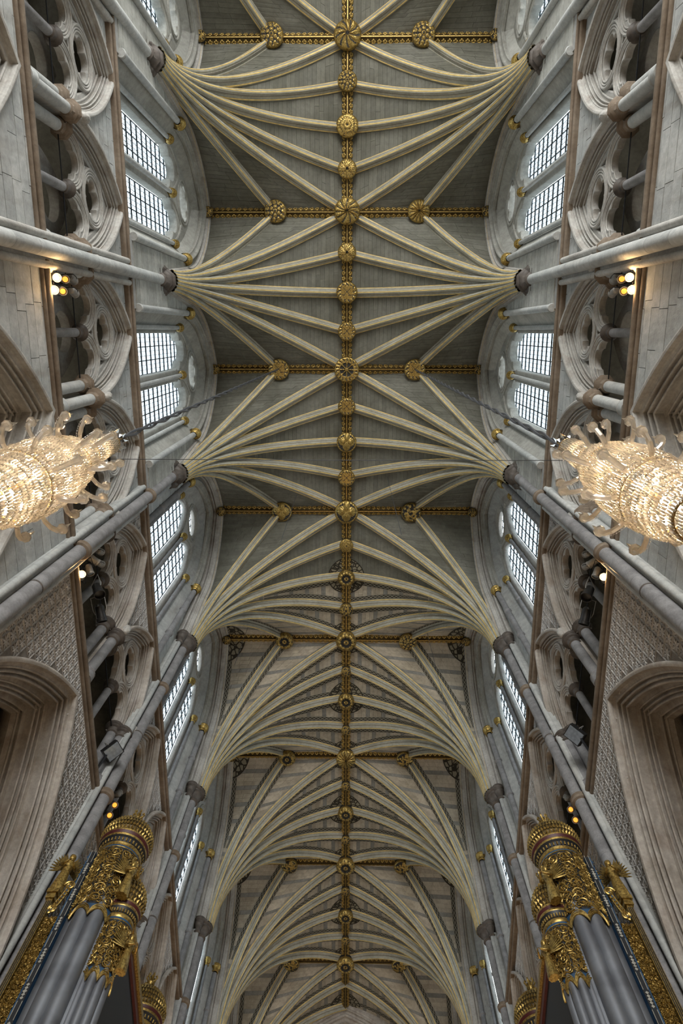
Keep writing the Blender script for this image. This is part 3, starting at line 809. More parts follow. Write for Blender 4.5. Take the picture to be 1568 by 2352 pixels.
for k in range(K0 - 1, K1 + 1):
    yk = YK(k + .5)
    for s, rz in SIDES:
        c = cos(rz); L = (0, yk, 0)
        for (nme, q), me in RM.items():
            # k = K0-1: only the half that reaches east; k = K1: only west half
            if k == K0 - 1 and q * c < 0: continue
            if k == K1 and q * c > 0: continue
            ob('rib' if nme != 'wall_rib' else 'wall_rib', me, CEIL, L, rz)
        for wi in range(4):
            for q in (1, -1):
                if k == K0 - 1 and q * c < 0: continue
                if k == K1 and q * c > 0: continue
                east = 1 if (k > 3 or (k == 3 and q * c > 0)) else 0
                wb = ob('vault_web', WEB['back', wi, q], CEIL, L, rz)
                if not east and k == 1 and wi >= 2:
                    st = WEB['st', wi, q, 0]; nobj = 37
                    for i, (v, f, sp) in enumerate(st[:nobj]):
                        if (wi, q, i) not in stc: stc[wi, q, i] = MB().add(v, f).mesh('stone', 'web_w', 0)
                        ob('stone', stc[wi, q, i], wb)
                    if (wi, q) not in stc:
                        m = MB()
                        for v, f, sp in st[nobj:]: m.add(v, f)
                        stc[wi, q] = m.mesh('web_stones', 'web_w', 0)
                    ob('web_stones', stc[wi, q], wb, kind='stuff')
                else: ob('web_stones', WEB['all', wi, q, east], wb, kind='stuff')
# painted borders beside the ribs and leaf rosettes by the bosses (east bays)
def border_mesh(A, Bc, flipside):
    m = MB(); rows = []; uvs = []; acc = 0; W_ = .2; off = .20
    n = len(A); seq = range(6, n)
    for i in seq:
        a, b = (Bc[i], A[i]) if flipside else (A[i], Bc[i])
        w = (b - a).length
        if w < .55: continue
        if rows: acc += (a - prev).length
        prev = a
        d = (b - a).normalized(); tg = (A[min(i + 1, n - 1)] - A[i - 1]); dn = tg.cross(d); dn = dn.normalized() * (.034 if dn.z < 0 else -.034)
        wd = min(W_, (w - .4) * .36)
        rows.append([a + d * off + dn, a + d * (off + wd) + dn]); uvs += [(acc / .42, 0), (acc / .42, 1)]
    if len(rows) > 1: m.grid(rows, uvs=uvs)
    return m
BORD = {}
for wi, (an, bn) in enumerate(WEBS):
    for q in (1, -1):
        m = MB()
        for fl in (0, 1):
            if wi == 0 and fl == 0: pass
            t = border_mesh(cget(an, q), cget(bn, q), fl)
            if t.v: m.add(t.v, t.f, 0, None); m.uv = m.uv[:-len(t.f)] + t.uv; m.hasuv = True
        BORD[wi, q] = m.mesh('painted_border', 'scroll', 0)
def rosette_mesh(wi, q, boss, R):
    A, Bc = cget(WEBS[wi][0], q), cget(WEBS[wi][1], q); m = MB(); bx, by = boss
    def inv(x, y):
        u, v = .9, .5
        for _ in range(25):
            f = lambda u, v: at(A, min(max(u, 0), 1)).lerp(at(Bc, min(max(u, 0), 1)), v)
            p = f(u, v); h = 1e-3; pu = (f(u, v) - f(u - h, v)) / h; pv = (f(u, v + h) - p) / h
            ex, ey = x - p.x, y - p.y; det = pu.x * pv.y - pv.x * pu.y
            if abs(det) < 1e-9: break
            u += (ex * pv.y - pv.x * ey) / det * .8; v += (pu.x * ey - ex * pu.y) / det * .8
        return u, v, f(u, v)
    na, nr = 40, 6; rows = []; uvs = []
    for i in range(na):
        a = 2 * pi * i / na; row = []
        ok = True
        for j in range(nr + 1):
            r = R * (.25 + .75 * j / nr)
            u, v, p = inv(bx + r * cos(a), by + r * sin(a))
            e1, e2 = at(A, min(max(u, .05), 1)).lerp(at(Bc, min(max(u, .05), 1)), v), at(A, min(max(u, .05), 1) - .02).lerp(at(Bc, min(max(u, .05), 1) - .02), v)
            nn = (e1 - e2).cross(at(Bc, min(max(u, .05), 1)) - at(A, min(max(u, .05), 1))); nn = nn.normalized() * (.036 if nn.z < 0 else -.036)
            row.append((p + nn, u, v, (a / (pi / 4) , j / nr)))
        rows.append(row)
    for i in range(na):
        for j in range(nr):
            cs = [rows[i][j], rows[i][j + 1], rows[(i + 1) % na][j + 1], rows[(i + 1) % na][j]]
            if all(0 < c_[1] <= 1.0 and 0 <= c_[2] <= 1 for c_ in cs):
                us = [c_[3] for c_ in cs]
                if us[2][0] < us[0][0]: us[2] = (8, us[2][1]); us[3] = (8, us[3][1])
                m.add([c_[0] for c_ in cs], [(0, 1, 2, 3)], 0, us)
    return m
ROS = {}
for q in (1, -1):
    for key, wi, bs, R in (('med', 3, (0, 0), .82), ('main', 2, (0, q * B / 2), .78), ('end', 0, (XS, q * B / 2), .95)):
        ROS[key, q] = rosette_mesh(wi, q, bs, R).mesh('painted_rosette', 'leafpaint', 0)
for k in range(3, K1 + 1):
    for s, rz in SIDES:
        c = cos(rz); L = (0, YK(k + .5), 0)
        for q in (1, -1):
            eastq = k > 3 or q * c > 0
            if k == K1 and q * c > 0: continue
            if eastq:
                for wi in range(4): ob('painted_border', BORD[wi, q], CEIL, L, rz)
                ob('painted_rosette', ROS['main', q], CEIL, L, rz); ob('painted_rosette', ROS['end', q], CEIL, L, rz)
            ob('painted_rosette', ROS['med', q], CEIL, L, rz)

# ridge ribs with carved gilded leaves
def ridge(Lh, axis, n):
    """one length of ridge rib along +y from 0 to Lh, soffit at z=0 (before placing)"""
    m = MB(); pr = P((-.15, .3), ((-.15, .16), 0), ((-.10, .10), .3), ((-.055, .06), 0), ((-.025, .0), 0), ((.025, .0), 0), ((.055, .06), 0), ((.10, .10), 0), ((.15, .16), .3), ((.15, .3), 0))
    mi = [1 if abs(a0 + a1) < .03 else 0 for (a0, b0), (a1, b1) in zip(pr, pr[1:])]
    m.grid([[(a, 0, b) for a, b in pr], [(a, Lh, b) for a, b in pr]], mi)
    lv = MB()
    for i in range(n):
        y = Lh * (i + .5) / n; d = Lh / n
        for sd in (-1, 1):
            for (oy, ox, r) in ((0, .08, .058), (.28, .12, .052), (-.26, .115, .052), (.1, .165, .05), (-.16, .17, .05)):
                cy, cx, cz = y + oy * d, sd * ox, .1 + (ox - .08) * .9
                ry = r * (1.5 if oy == 0 else 1.1)
                vs = [(cx, cy, cz - .06)] + [(cx + r * cos(a), cy + ry * sin(a), cz + .03) for a in [j * pi / 3 for j in range(6)]]
                lv.add(vs, [(0, 1 + (j + 1) % 6, 1 + j) for j in range(6)])
    return m.mesh('ridge_rib', ['gold_dark', 'gold'], 40), lv.mesh('leaf_carving', 'gold', 60)
rg_y = ridge(B / 4, 'y', 7); rg_x1 = ridge(SBX, 'x', 13); rg_x2 = ridge(XS - SBX - .1, 'x', 12)
for k in range(K0, K1 + 1):
    for j in range(4):
        y = YK(k - .5) + j * B / 4
        r = ob('ridge_rib', rg_y[0], CEIL, (0, y, 31.0)); ob('leaf_carving', rg_y[1], r)
    for s in (-1, 1):
        for (me, lv), x in ((rg_x1, 0), (rg_x2, SBX)):
            r = ob('ridge_rib', me, CEIL, (s * x, YK(k), 31.0), -s * pi / 2); ob('leaf_carving', lv, r)

# ---------------- bosses: relief carved on a disc, seen from below
def boss_mesh(kind, R, seed=0):
    rnd = random.Random(seed); nr, na = 18, 96; m = MB(); rows = []; mh = []
    bumps = [(rnd.uniform(.15, .95), rnd.uniform(0, 2 * pi)) for _ in range(60)]
    def h(r, a):
        base = .42 * sqrt(max(0, 1 - (r * .94) ** 2))
        x, y = r * cos(a), r * sin(a)
        if kind == 'swirl': g = .5 + .5 * sin(9 * a + 5.0 * r); return base * 1.1 + .10 * g * min(1, r * 4), g > .17 and r > .1
        if kind == 'plume': g = .5 + .5 * sin(11 * a - 4.2 * r + 1.2 * sin(2 * a)); q = .5 + .5 * sin(34 * r + 3 * a); return base * 1.1 + .08 * g + .02 * q * g, g > .12 and r > .07
        if kind == 'rose':
            lay = [(1.0, 5, 0, .0), (.68, 5, .63, .07), (.36, 6, 0, .13)]; z = 0; ok = True
            for rr, npt, ph, hh in lay:
                e_ = rr * (.86 + .14 * abs(cos(npt * (a + ph) / 2)))
                if r < e_:
                    z = hh + .07 * sqrt(max(0, 1 - ((r / e_ - .72) / .5) ** 2)); ok = abs(r / e_ - 1) > .05
            return base * .6 + z, ok and r > .07
        if kind == 'cross': g = abs(cos(2 * a)) ** .7; q = .5 + .5 * cos(16 * a) * sin(14 * r); return base + .09 * g + .05 * q, (g > .2 or r > .8) and q > .18 and r > .09
        if kind == 'knobs':
            best = 9
            for i, (rr, npt) in enumerate(((.0, 1), (.36, 6), (.68, 11), (.93, 16))):
                for j in range(npt):
                    b = 2 * pi * (j + .5 * (i % 2)) / npt; d = sqrt((x - rr * cos(b)) ** 2 + (y - rr * sin(b)) ** 2); best = min(best, d)
            return base + .12 * max(0, 1 - (best / .2) ** 2), best < .15 and r > .06
        if kind == 'shield':
            inside = abs(x) < .55 and -.62 < y < .62 - .0 * x
            if inside: return .36 + .03 * cos(x * 3), not (abs(abs(x) - abs(y + .05)) < .028 and abs(x) < .34) and not (.2 < y < .25 and abs(x) > .15) and not (abs(x) > .515 or y > .59 or y < -.59)
            g = .5 + .5 * sin(13 * a + 9 * r); return .26 + .1 * sin(min(1, max(0, r - .5) * 2) * pi) + .05 * g, g > .2
        if kind == 'wheel':
            if r < .66:
                spoke = min(abs(((a + pi / 8) % (pi / 4)) - pi / 8) * r, 9)
                if spoke < .035 or r < .12 or r > .56: return .34, True
                return .26, False
            g = .5 + .5 * sin(18 * a + 10 * r); return .30 + .05 * g, g > .2
        if kind == 'star': g = .5 + .5 * cos(16 * a); return base * .9 + .12 * g * (1 - abs(r - .55)), g > .22 and r > .08
        if kind == 'figure':
            d1 = min((x * 1.6) ** 2 + ((y - .25) * 1.1) ** 2, ((x - .35) ** 2 + (y + .1) ** 2) * 2, ((x + .35) ** 2 + (y + .15) ** 2) * 2, (x ** 2 * 3 + (y + .5) ** 2) * 1.5)
            return base * .7 + .2 * math.exp(-6 * d1), d1 < .34 or r > .8
        if kind == 'wreath':
            best = 9
            for j in range(11):
                b = 2 * pi * (j + .5) / 11; best = min(best, sqrt((x - .7 * cos(b)) ** 2 + (y - .7 * sin(b)) ** 2))
            if r < .2: return base * .8 + .05 * (.5 + .5 * cos(6 * a)), r > .06
            return base * .9 + .2 * max(0, 1 - (best / .26) ** 2) + .03 * sin(30 * a), r > .42 and best < .215
        # foliage
        best = 9
        for rr, b in bumps:
            best = min(best, sqrt((x - rr * cos(b)) ** 2 + (y - rr * sin(b)) ** 2))
        return base + .13 * max(0, 1 - (best / .2) ** 2), best < .115 and r > .12
    for i in range(nr + 1):
        r = .03 + .97 * i / nr; row = []; hh = []
        for j in range(na):
            a = 2 * pi * j / na; z, ok = h(r, a); z += .035 * sin(22 * a + 3 * sin(9 * r)) * sin(20 * r) * min(1, r * 2) * (kind not in ('shield', 'wheel') or r > .7); edge = 1 if r < .93 else (1 - (r - .93) / .07 * .35)
            row.append((R * r * cos(a), R * r * sin(a), -R * z * edge)); hh.append(ok)
        rows.append(row); mh.append(hh)
    rows.append([(R * .96 * cos(2 * pi * j / na), R * .96 * sin(2 * pi * j / na), R * .2) for j in range(na)]); mh.append([False] * na)
    rows.append([(R * .8 * cos(2 * pi * j / na), R * .8 * sin(2 * pi * j / na), .42) for j in range(na)]); mh.append([False] * na)
    fs = []; ms = []
    for i in range(len(rows) - 1):
        for j in range(na):
            j2 = (j + 1) % na; fs.append((i * na + j, i * na + j2, (i + 1) * na + j2, (i + 1) * na + j)); ms.append(0 if mh[i][j] or (nr - 2 <= i <= nr) else 1)
    m.add([v for r_ in rows for v in r_], fs, ms)
    m.add(rows[0], [tuple(range(na))], 1)
    return m.mesh('ceiling_boss', ['gold', 'dark'], 70)
KD = {'swirl': 'swirling leaf-ribbed', 'plume': 'whirling plume-carved', 'rose': 'layered rose', 'cross': 'four-leaved cross', 'knobs': 'bud-clustered', 'shield': 'shield-fronted', 'wheel': 'spoked wheel', 'star': 'star-fluted', 'figure': 'figure-carved', 'foliage': 'leafy openwork', 'wreath': 'wreath-ringed'}
bc = {}
def boss(kind, R, x, y, label, grp):
    key = (kind, round(R, 2))
    if key not in bc: bc[key] = boss_mesh(kind, R, len(bc))
    top('ceiling_boss', label, 'boss', (x, y, 30.9), 0, grp, me=bc[key])
MAIN = ['rose', 'swirl', 'plume', 'wheel', 'figure', 'wreath', 'star', 'wreath', 'wreath']     # k = -1..7
SIDE_L = ['knobs', 'knobs', 'knobs', 'shield', 'figure', 'wreath', 'wreath', 'foliage', 'foliage']
SIDE_R = ['knobs', 'knobs', 'star', 'shield', 'foliage', 'knobs', 'foliage', 'foliage', 'foliage']
INTER = {0: ['knobs', 'rose', 'cross'], 1: ['cross', 'shield', 'shield'], 2: ['shield', 'figure', 'shield'], 3: ['rose', 'wreath', 'foliage']}
n_main = n_int = n_sd = 0
for i, k in enumerate(range(K0, K1 + 1)):
    far = k >= 4
    if k >= 0:
        boss(MAIN[i], .46 if far else .5, 0, YK(k), 'large gilded %s boss at a ridge crossing, %s large one down from the top' % (KD[MAIN[i]], ORD[n_main]), 'large ridge bosses'); n_main += 1
        for s, lst in ((-1, SIDE_L), (1, SIDE_R)):
            boss(lst[i], .40 if far else .43, s * SBX, YK(k), 'gilded %s boss on the %s cross rib, %s down that side' % (KD[lst[i]], side_name(s), ORD[n_sd]), 'cross rib bosses')
        n_sd += 1
    for s in (-1, 1):
        if k >= 0: boss('foliage', .2, s * (XS - .12), YK(k), 'small gilded stop where the %s cross rib meets the wall, %s down' % (side_name(s), ORD[k]), 'cross rib end stops')
    if k == K1: continue
    tr3 = INTER.get(k, ['foliage', 'wreath', 'foliage'])
    for j in range(3):
        if k < 0: continue
        med = j == 1
        R = (.42 if med else .36) if k < 3 else (.38 if med else .3 if k == 3 else .22)
        pos = ('before', 'midway', 'after')[j]
        boss(tr3[j], R, 0, YK(k) + (j + 1) * B / 4, 'gilded %s boss %s the %s and %s large ridge bosses' % (KD[tr3[j]].replace(' openwork', ''), ('nearer the upper of', 'midway between', 'nearer the lower of')[j], ORD[k], ORD[k + 1]), 'small ridge bosses')

# ---------------- crossing arch at the far end and west end wall
m = MB(); ap = [(y, z) for y, z in parch(5.1, 23.5, 31.25, 26, 6)]
m.sweep([(y, YE, z) for y, z in ap], (0, 1, 0), P((-.4, .0), ((0, 0), 0), ((.1, .05), .4), ((.14, .15), -.3), ((.28, .22), .4), ((.34, .35), -.3), ((.5, .45), .4), ((.55, .9), 0), ((.5, 1.4), 0)), flip=1)
CE = top('wall_back', 'pointed crossing arch closing the far end of the choir', 'wall', kind='structure', me=m.mesh('crossing_arch', 'mould_e', 40))
m = MB().box((0, YE + 1.3, 31.9), (16, 2.4, 1.2)); ob('arch_wall', m.mesh('arch_wall', 'gloom', 0), CE)
m = MB().box((0, YE + 9, 16), (24, .3, 34)).box((0, YE + 5, 31.6), (24, 9, .3)).box((-11, YE + 5, 16), (.3, 9, 34)).box((11, YE + 5, 16), (.3, 9, 34)); ob('crossing_shell', m.mesh('crossing_shell', 'gloom', 0), CE)
FR = top('wall_front', 'plain west end wall around the great window behind the viewer', 'wall', kind='structure', me=MB().box((0, YW - .6, 28.5), (24, .3, 13)).box((0, YW - .6, 1.5), (24, .3, 5)).box((-8, YW - .6, 13), (7, .3, 20)).box((8, YW - .6, 13), (7, .3, 20)).mesh('west_wall', 'wall', 0))
# roof over the vault keeps the sky out
ob('roof_void', MB().box((0, (YW + YE) / 2, 32.2), (13, YE - YW + 4, .2)).mesh('roof_void', 'gloom', 0), CEIL)
m = MB()
for s in (-1, 1): m.box((s * 6.0, (YW + YE) / 2, 31.8), (.9, YE - YW + 2, .7))
ob('wall_head', m.mesh('wall_head', 'gloom', 0), CEIL)

#PARTII
# ================================================================== things hung and standing in the nave
def orient(o, d, roll=0):
    """turn an object so that its local +z points along d"""
    o.rotation_mode = 'QUATERNION'; o.rotation_quaternion = Vector(d).normalized().to_track_quat('Z', 'Y')
def copy_tree(o, loc):
    r = o.copy(); COL.objects.link(r); r.location = loc
    for ch in list(o.children):
        c = ch.copy(); COL.objects.link(c); c.parent = r
        for g in list(ch.children):
            d = g.copy(); COL.objects.link(d); d.parent = c
    return r

# ---------------- chandeliers
CH = [(10.36, .10), (10.2, .125), (9.8, .14), (9.45, .16), (9.25, .20), (9.05, .25), (8.8, .30), (8.5, .335), (8.2, .35), (7.9, .345), (7.6, .315), (7.3, .26), (7.05, .19)]
def ch_r(z):
    for (z0, r0), (z1, r1) in zip(CH, CH[1:]):
        if z1 <= z <= z0: return r0 + (r1 - r0) * (z0 - z) / (z0 - z1)
    return CH[0][1] if z > CH[0][0] else CH[-1][1]
def drop_geo(h=.098, r=.0105):
    n = 6; vs = [(0, 0, -h / 2)]
    for z, q in ((-h * .36, 1), (h * .36, 1)): vs += [(q * r * cos(a), q * r * sin(a), z) for a in [pi * 2 * i / n for i in range(n)]]
    vs.append((0, 0, h / 2)); fs = []
    for i in range(n):
        j = (i + 1) % n; fs += [(0, 1 + j, 1 + i), (1 + i, 1 + j, 7 + j, 7 + i), (7 + i, 7 + j, 13)]
    return vs, fs
dv, df = drop_geo(); drop_me = MB().add(dv, df).mesh('crystal_drop', 'crystal', 0)
ZB = 7.0
def chandelier(x, y, label, dz=0):
    t = top('chandelier', label, 'chandelier', (x, y, ZB + dz), 0, 'crystal chandeliers')
    rnd = random.Random(3); spots = []; z = 7.08; row = 0
    while z < 10.34:
        r = ch_r(z); n = max(12, int(2 * pi * r / .025))
        gap = any(abs(z - g) < .05 for g in (8.78, 9.42, 10.26))
        if not gap:
            for i in range(n):
                a = 2 * pi * (i + .5 * (row % 2)) / n
                spots.append((r * (1 + rnd.uniform(-.02, .02)), a, z + rnd.uniform(-.008, .008)))
        z += .086; row += 1
    m = MB(); near = 300
    order = sorted(range(len(spots)), key=lambda i: spots[i][2] - 3.5 * spots[i][0] * (1 if (x + spots[i][0] * cos(spots[i][1])) * x < x * x else 0))
    for q, i in enumerate(order):
        r, a, z = spots[i]; p = (r * cos(a), r * sin(a), z - ZB)
        if q < near: ob('crystal_drop', drop_me, t, p, a)
        else: m.add([(p[0] + v[0], p[1] + v[1], p[2] + v[2]) for v in dv], df)
    ob('crystal_drops', m.mesh('crystal_drops', 'crystal', 0), t, kind='stuff')
    fm = MB(); 
    for g in (7.06, 7.75, 8.78, 9.42, 10.26):
        r = ch_r(g) * .97; fm.tube([(r * cos(i * pi / 16), r * sin(i * pi / 16), g - ZB) for i in range(33)], .012, 5)
    fm.lathe([(.02, 0), (.02, 3.7)], 8)
    ob('ring_frame', fm.mesh('ring_frame', 'brass'), t)
    bm = MB().lathe([(0, -.035), (.03, -.015), (.035, .01), (.02, .035), (0, .05)], 10).mesh('bulb', 'bulb')
    for zz, rr, n in ((7.35, .14, 5), (7.8, .2, 6), (8.3, .2, 6), (8.8, .15, 5), (9.3, .07, 3), (9.8, .05, 3)):
        for i in range(n): a = 2 * pi * i / n + zz; ob('bulb', bm, t, (rr * cos(a), rr * sin(a), zz - ZB))
    arm = MB(); pth = [(0, 0, 0), (.06, 0, -.02), (.13, 0, .0), (.185, 0, .06), (.20, 0, .14)]
    arm.tube(pth, [.018, .024, .026, .026, .034], 6)
    for i in range(12):
        q = i / 11; p0 = Vector(pth[min(3, int(q * 4))]).lerp(Vector(pth[min(4, int(q * 4) + 1)]), q * 4 - min(3, int(q * 4)))
        arm.add([(p0.x, -.03, p0.z), (p0.x + .012, -.036, p0.z - .012), (p0.x - .012, -.036, p0.z - .012)], [(0, 1, 2)])
    arm.lathe([(.0, .12), (.05, .14), (.055, .16), (.03, .175)], 8, (.20, 0, 0))
    arm_me = arm.mesh('arm', 'crystal', 20)
    sp_me = MB().lathe([(0, 0), (.017, .02), (.015, .1), (0, .21)], 6, (.20, 0, .16)).mesh('candle_spike', 'crystal', 0)
    for zz, n, ph in ((9.2, 8, .2), (8.6, 9, .0), (7.8, 9, .3)):
        for i in range(n):
            a = 2 * pi * i / n + ph; r = ch_r(zz) * .98
            o = ob('arm', arm_me, t, (r * cos(a), r * sin(a), zz - ZB), a); ob('candle_spike', sp_me, o)
    lf = MB().add([(0, 0, 0), (.012, -.03, .05), (.03, 0, .05), (.012, .03, .05), (.05, 0, .15)], [(0, 1, 2), (0, 2, 3), (1, 4, 2), (2, 4, 3), (0, 3, 4, 1)])
    lf_me = lf.mesh('crown_leaf', 'crystal', 0)
    for i in range(10): a = 2 * pi * i / 10; ob('crown_leaf', lf_me, t, (.11 * cos(a), .11 * sin(a), 10.34 - ZB), a)
    pend = MB(); 
    for i in range(40):
        a = 2 * pi * i / 40; pend.add([(v[0] + .17 * cos(a), v[1] + .17 * sin(a), v[2] - .02) for v in dv], df)
    for i in range(24):
        a = 2 * pi * i / 24; pend.add([(v[0] + .1 * cos(a), v[1] + .1 * sin(a), v[2] - .08) for v in dv], df)
    ob('pendant_ring', pend.mesh('pendant_ring', 'crystal', 0), t, kind='stuff')
    cb = MB(); zs = [10.2 + i * (20.4 / 150) for i in range(151)]
    for ph in (0, pi): cb.tube([(.024 * cos(z * 4 + ph), .024 * sin(z * 4 + ph) + .15 * (z - 10.2) / 20.4, z - ZB) for z in zs], .02, 5)
    ob('cable', cb.mesh('cable', 'cable'), t)
    for zz, pw_ in ((7.4, 70), (8.2, 90), (8.8, 55), (9.7, 25)):
        l = lamp('chandelier_glow', 'POINT', (0, 0, zz - ZB), pw_, (1, .76, .5), shadow_soft_size=.06); l.parent = t
chandelier(-2.76, 1.33, 'glowing crystal chandelier hanging on a twisted cable at the left of the nave')
chandelier(2.76, 1.33, 'glowing crystal chandelier hanging on a twisted cable at the right of the nave', -.3)

# ---------------- wires
def wire(pts, r, label, mat='cable'):
    top('wire', label, 'wire', pts[0], me=MB().tube([Vector(p) - Vector(pts[0]) for p in pts], r, 4).mesh('wire', mat))
wire([(-5.7, 1.48, 10.02), (0, 1.48, 9.97), (5.7, 1.48, 10.02)], .004, 'thin dark wire stretched across the nave between the two chandeliers', 'iron')
wire([(-2.12, 6.73, 31.2), (-2.12, 6.73, 24)], .009, 'thin pale wire hanging from the vault left of the ridge, upper of two there')
wire([(1.71, 5.89, 31.2), (1.71, 5.89, 22)], .009, 'thin pale wire hanging from the vault just right of the ridge')
wire([(-4.36, 12.71, 31.2), (-4.36, 12.71, 27)], .009, 'thin pale wire hanging beside the ribs at the left, in front of the painted vault')
wire([(3.52, 12.66, 31.2), (3.52, 12.66, 22)], .009, 'thin pale wire hanging beside the ribs at the right, in front of the painted vault')

# ---------------- lamps on the gallery ledge
can_me = MB().lathe([(0, -.13), (.05, -.13), (.075, -.10), (.08, .08), (.088, .09), (.088, .13), (.07, .13), (.07, .1)], 14).mesh('housing', 'lampbody')
can_blk = MB().lathe([(0, -.22), (.06, -.21), (.105, -.15), (.11, .12), (.13, .13), (.13, .2), (.115, .2), (.11, .12)], 18).mesh('housing', 'lampblack')
def lens(mat, r=.056, z=.105): return MB().lathe([(0, z + .012), (r * .6, z + .01), (r, z)], 14).mesh('lens', mat)
LENS = {'hot': lens('hot'), 'amber': lens('amber'), 'off': lens('lens'), 'blk': lens('lampblack', .11, .13)}
yoke_me = MB().tube([(.1, 0, 0), (.13, 0, -.1), (.13, 0, -.26), (-.13, 0, -.26), (-.13, 0, -.1), (-.1, 0, 0)], .009, 5).mesh('yoke', 'iron')
yoke_big = MB().tube([(.13, 0, 0), (.17, 0, -.1), (.17, 0, -.4), (-.17, 0, -.4), (-.17, 0, -.1), (-.13, 0, 0)], .012, 5).mesh('yoke', 'lampbody')
def spot(x, y, z, d, lit, label, big=False):
    t = top('spotlight', label, 'spotlight', (x, y, z), 0, 'gallery spotlights')
    orient(t, d)
    ob('housing', can_blk if big else can_me, t); ob('lens', LENS[lit], t); ob('yoke', yoke_big if big else yoke_me, t)
    if lit == 'hot':
        l = lamp('spot_glow', 'POINT', Vector((x, y, z)) + Vector(d).normalized() * .2, 14, (1, .62, .28), shadow_soft_size=.07)
def stand(x, y, z0, z1, label):
    top('lamp_stand', label, 'stand', (x, y, z0), me=MB().tube([(0, 0, 0), (0, 0, z1 - z0)], .016, 6).mesh('lamp_stand', 'iron'))
for s in (-1, 1):
    sd = side_name(s); g = 'by the upper shaft on the %s wall' % sd; X = s * 5.62
    dn = (-s * .5, .2, -.8)
    dc = (-s * .75, .25, -1)
    spot(X, -.80, 15.98, dc, 'hot', 'bright lit spotlight, lower of two, %s' % g)
    spot(X, -1.04, 16.16, dc, 'hot', 'bright lit spotlight, higher of two, %s' % g)
    spot(X, -.80, 16.42, dn, 'amber', 'dim amber spotlight just over the lit pair %s' % g)
    spot(X, -1.04, 16.6, dn, 'amber', 'dim amber spotlight, second over the lit pair %s' % g)
    spot(X, -1.06, 17.02, (0, .3, 1), 'off', 'grey upturned spotlight, outer of two, %s' % g)
    spot(X, -.80, 17.02, (0, .3, 1), 'off', 'grey upturned spotlight, inner of two, %s' % g)
    stand(s * 5.72, -.93, 15.94, 17.0, 'black pole carrying the lit spotlight cluster %s' % g)
    g = 'by the middle shaft on the %s wall' % sd
    spot(X, 5.12, 16.02, (-s * .6, -.9, -1), 'hot', 'lone bright lit spotlight on the ledge %s' % g)
    spot(X, 5.14, 16.5, (-s * .4, .6, -.6), 'off', 'unlit spotlight just over the lit one %s' % g)
    spot(X, 5.0, 16.8, (-s * .6, .6, .2), 'off', 'unlit grey spotlight midway up the stand %s' % g)
    spot(X, 4.93, 17.2, (0, .5, 1), 'off', 'grey spotlight topping the stand, outer, %s' % g)
    spot(X, 5.21, 17.16, (0, .5, 1), 'off', 'grey spotlight topping the stand, inner, %s' % g)
    stand(s * 5.72, 5.06, 15.94, 17.1, 'black pole carrying the single lit spotlight %s' % g)
    spot(s * 5.55, 5.7, 16.72, (-s * .5, .3, -.85), 'blk', 'big black stage lamp nearest the lit one on the %s gallery ledge' % sd, True)
    spot(s * 5.55, 6.28, 16.75, (-s * .3, .9, -.5), 'blk', 'big black stage lamp farther from the lit one on the %s gallery ledge' % sd, True)
    y = 9.83 if s < 0 else 9.28
    t = top('floodlight', 'square glass-fronted floodlight on an arm at the %s gallery ledge' % sd, 'floodlight', (s * 5.55, y, 16.7))
    fd = (-s * .55, -.25, -.62)
    for nm, me in (('housing', MB().box((0, 0, 0), (.34, .42, .16)).box((0, 0, -.12), (.22, .26, .1)).mesh('housing', 'lampblack', 0)), ('lens', MB().box((0, 0, .085), (.30, .38, .012)).mesh('lens', 'lens', 0)),
                   ('bracket', MB().tube([(-.19, 0, 0), (-.22, 0, -.2), (.22, 0, -.2), (.19, 0, 0)], .014, 5).mesh('bracket', 'lampbody'))):
        orient(ob(nm, me, t), fd)
    ob('arm', MB().tube([(s * .12, 0, -.78), (s * .08, 0, -.1)], .03, 6).mesh('arm', 'iron'), t)
    g = 'above the %s organ case' % sd
    spot(X, 11.3, 16.3, (-s * .6, -.5, -1), 'amber', 'small amber-lit spotlight, lowest of three %s' % g)
    spot(X, 11.3, 16.68, (-s * .6, -.5, -1), 'amber', 'small amber-lit spotlight, middle of three %s' % g)
    spot(X, 11.25, 17.0, (0, .4, 1), 'off', 'small grey spotlight, topmost of three %s' % g)
    stand(s * 5.72, 11.27, 15.94, 17.0, 'black pole carrying three small spotlights %s' % g)

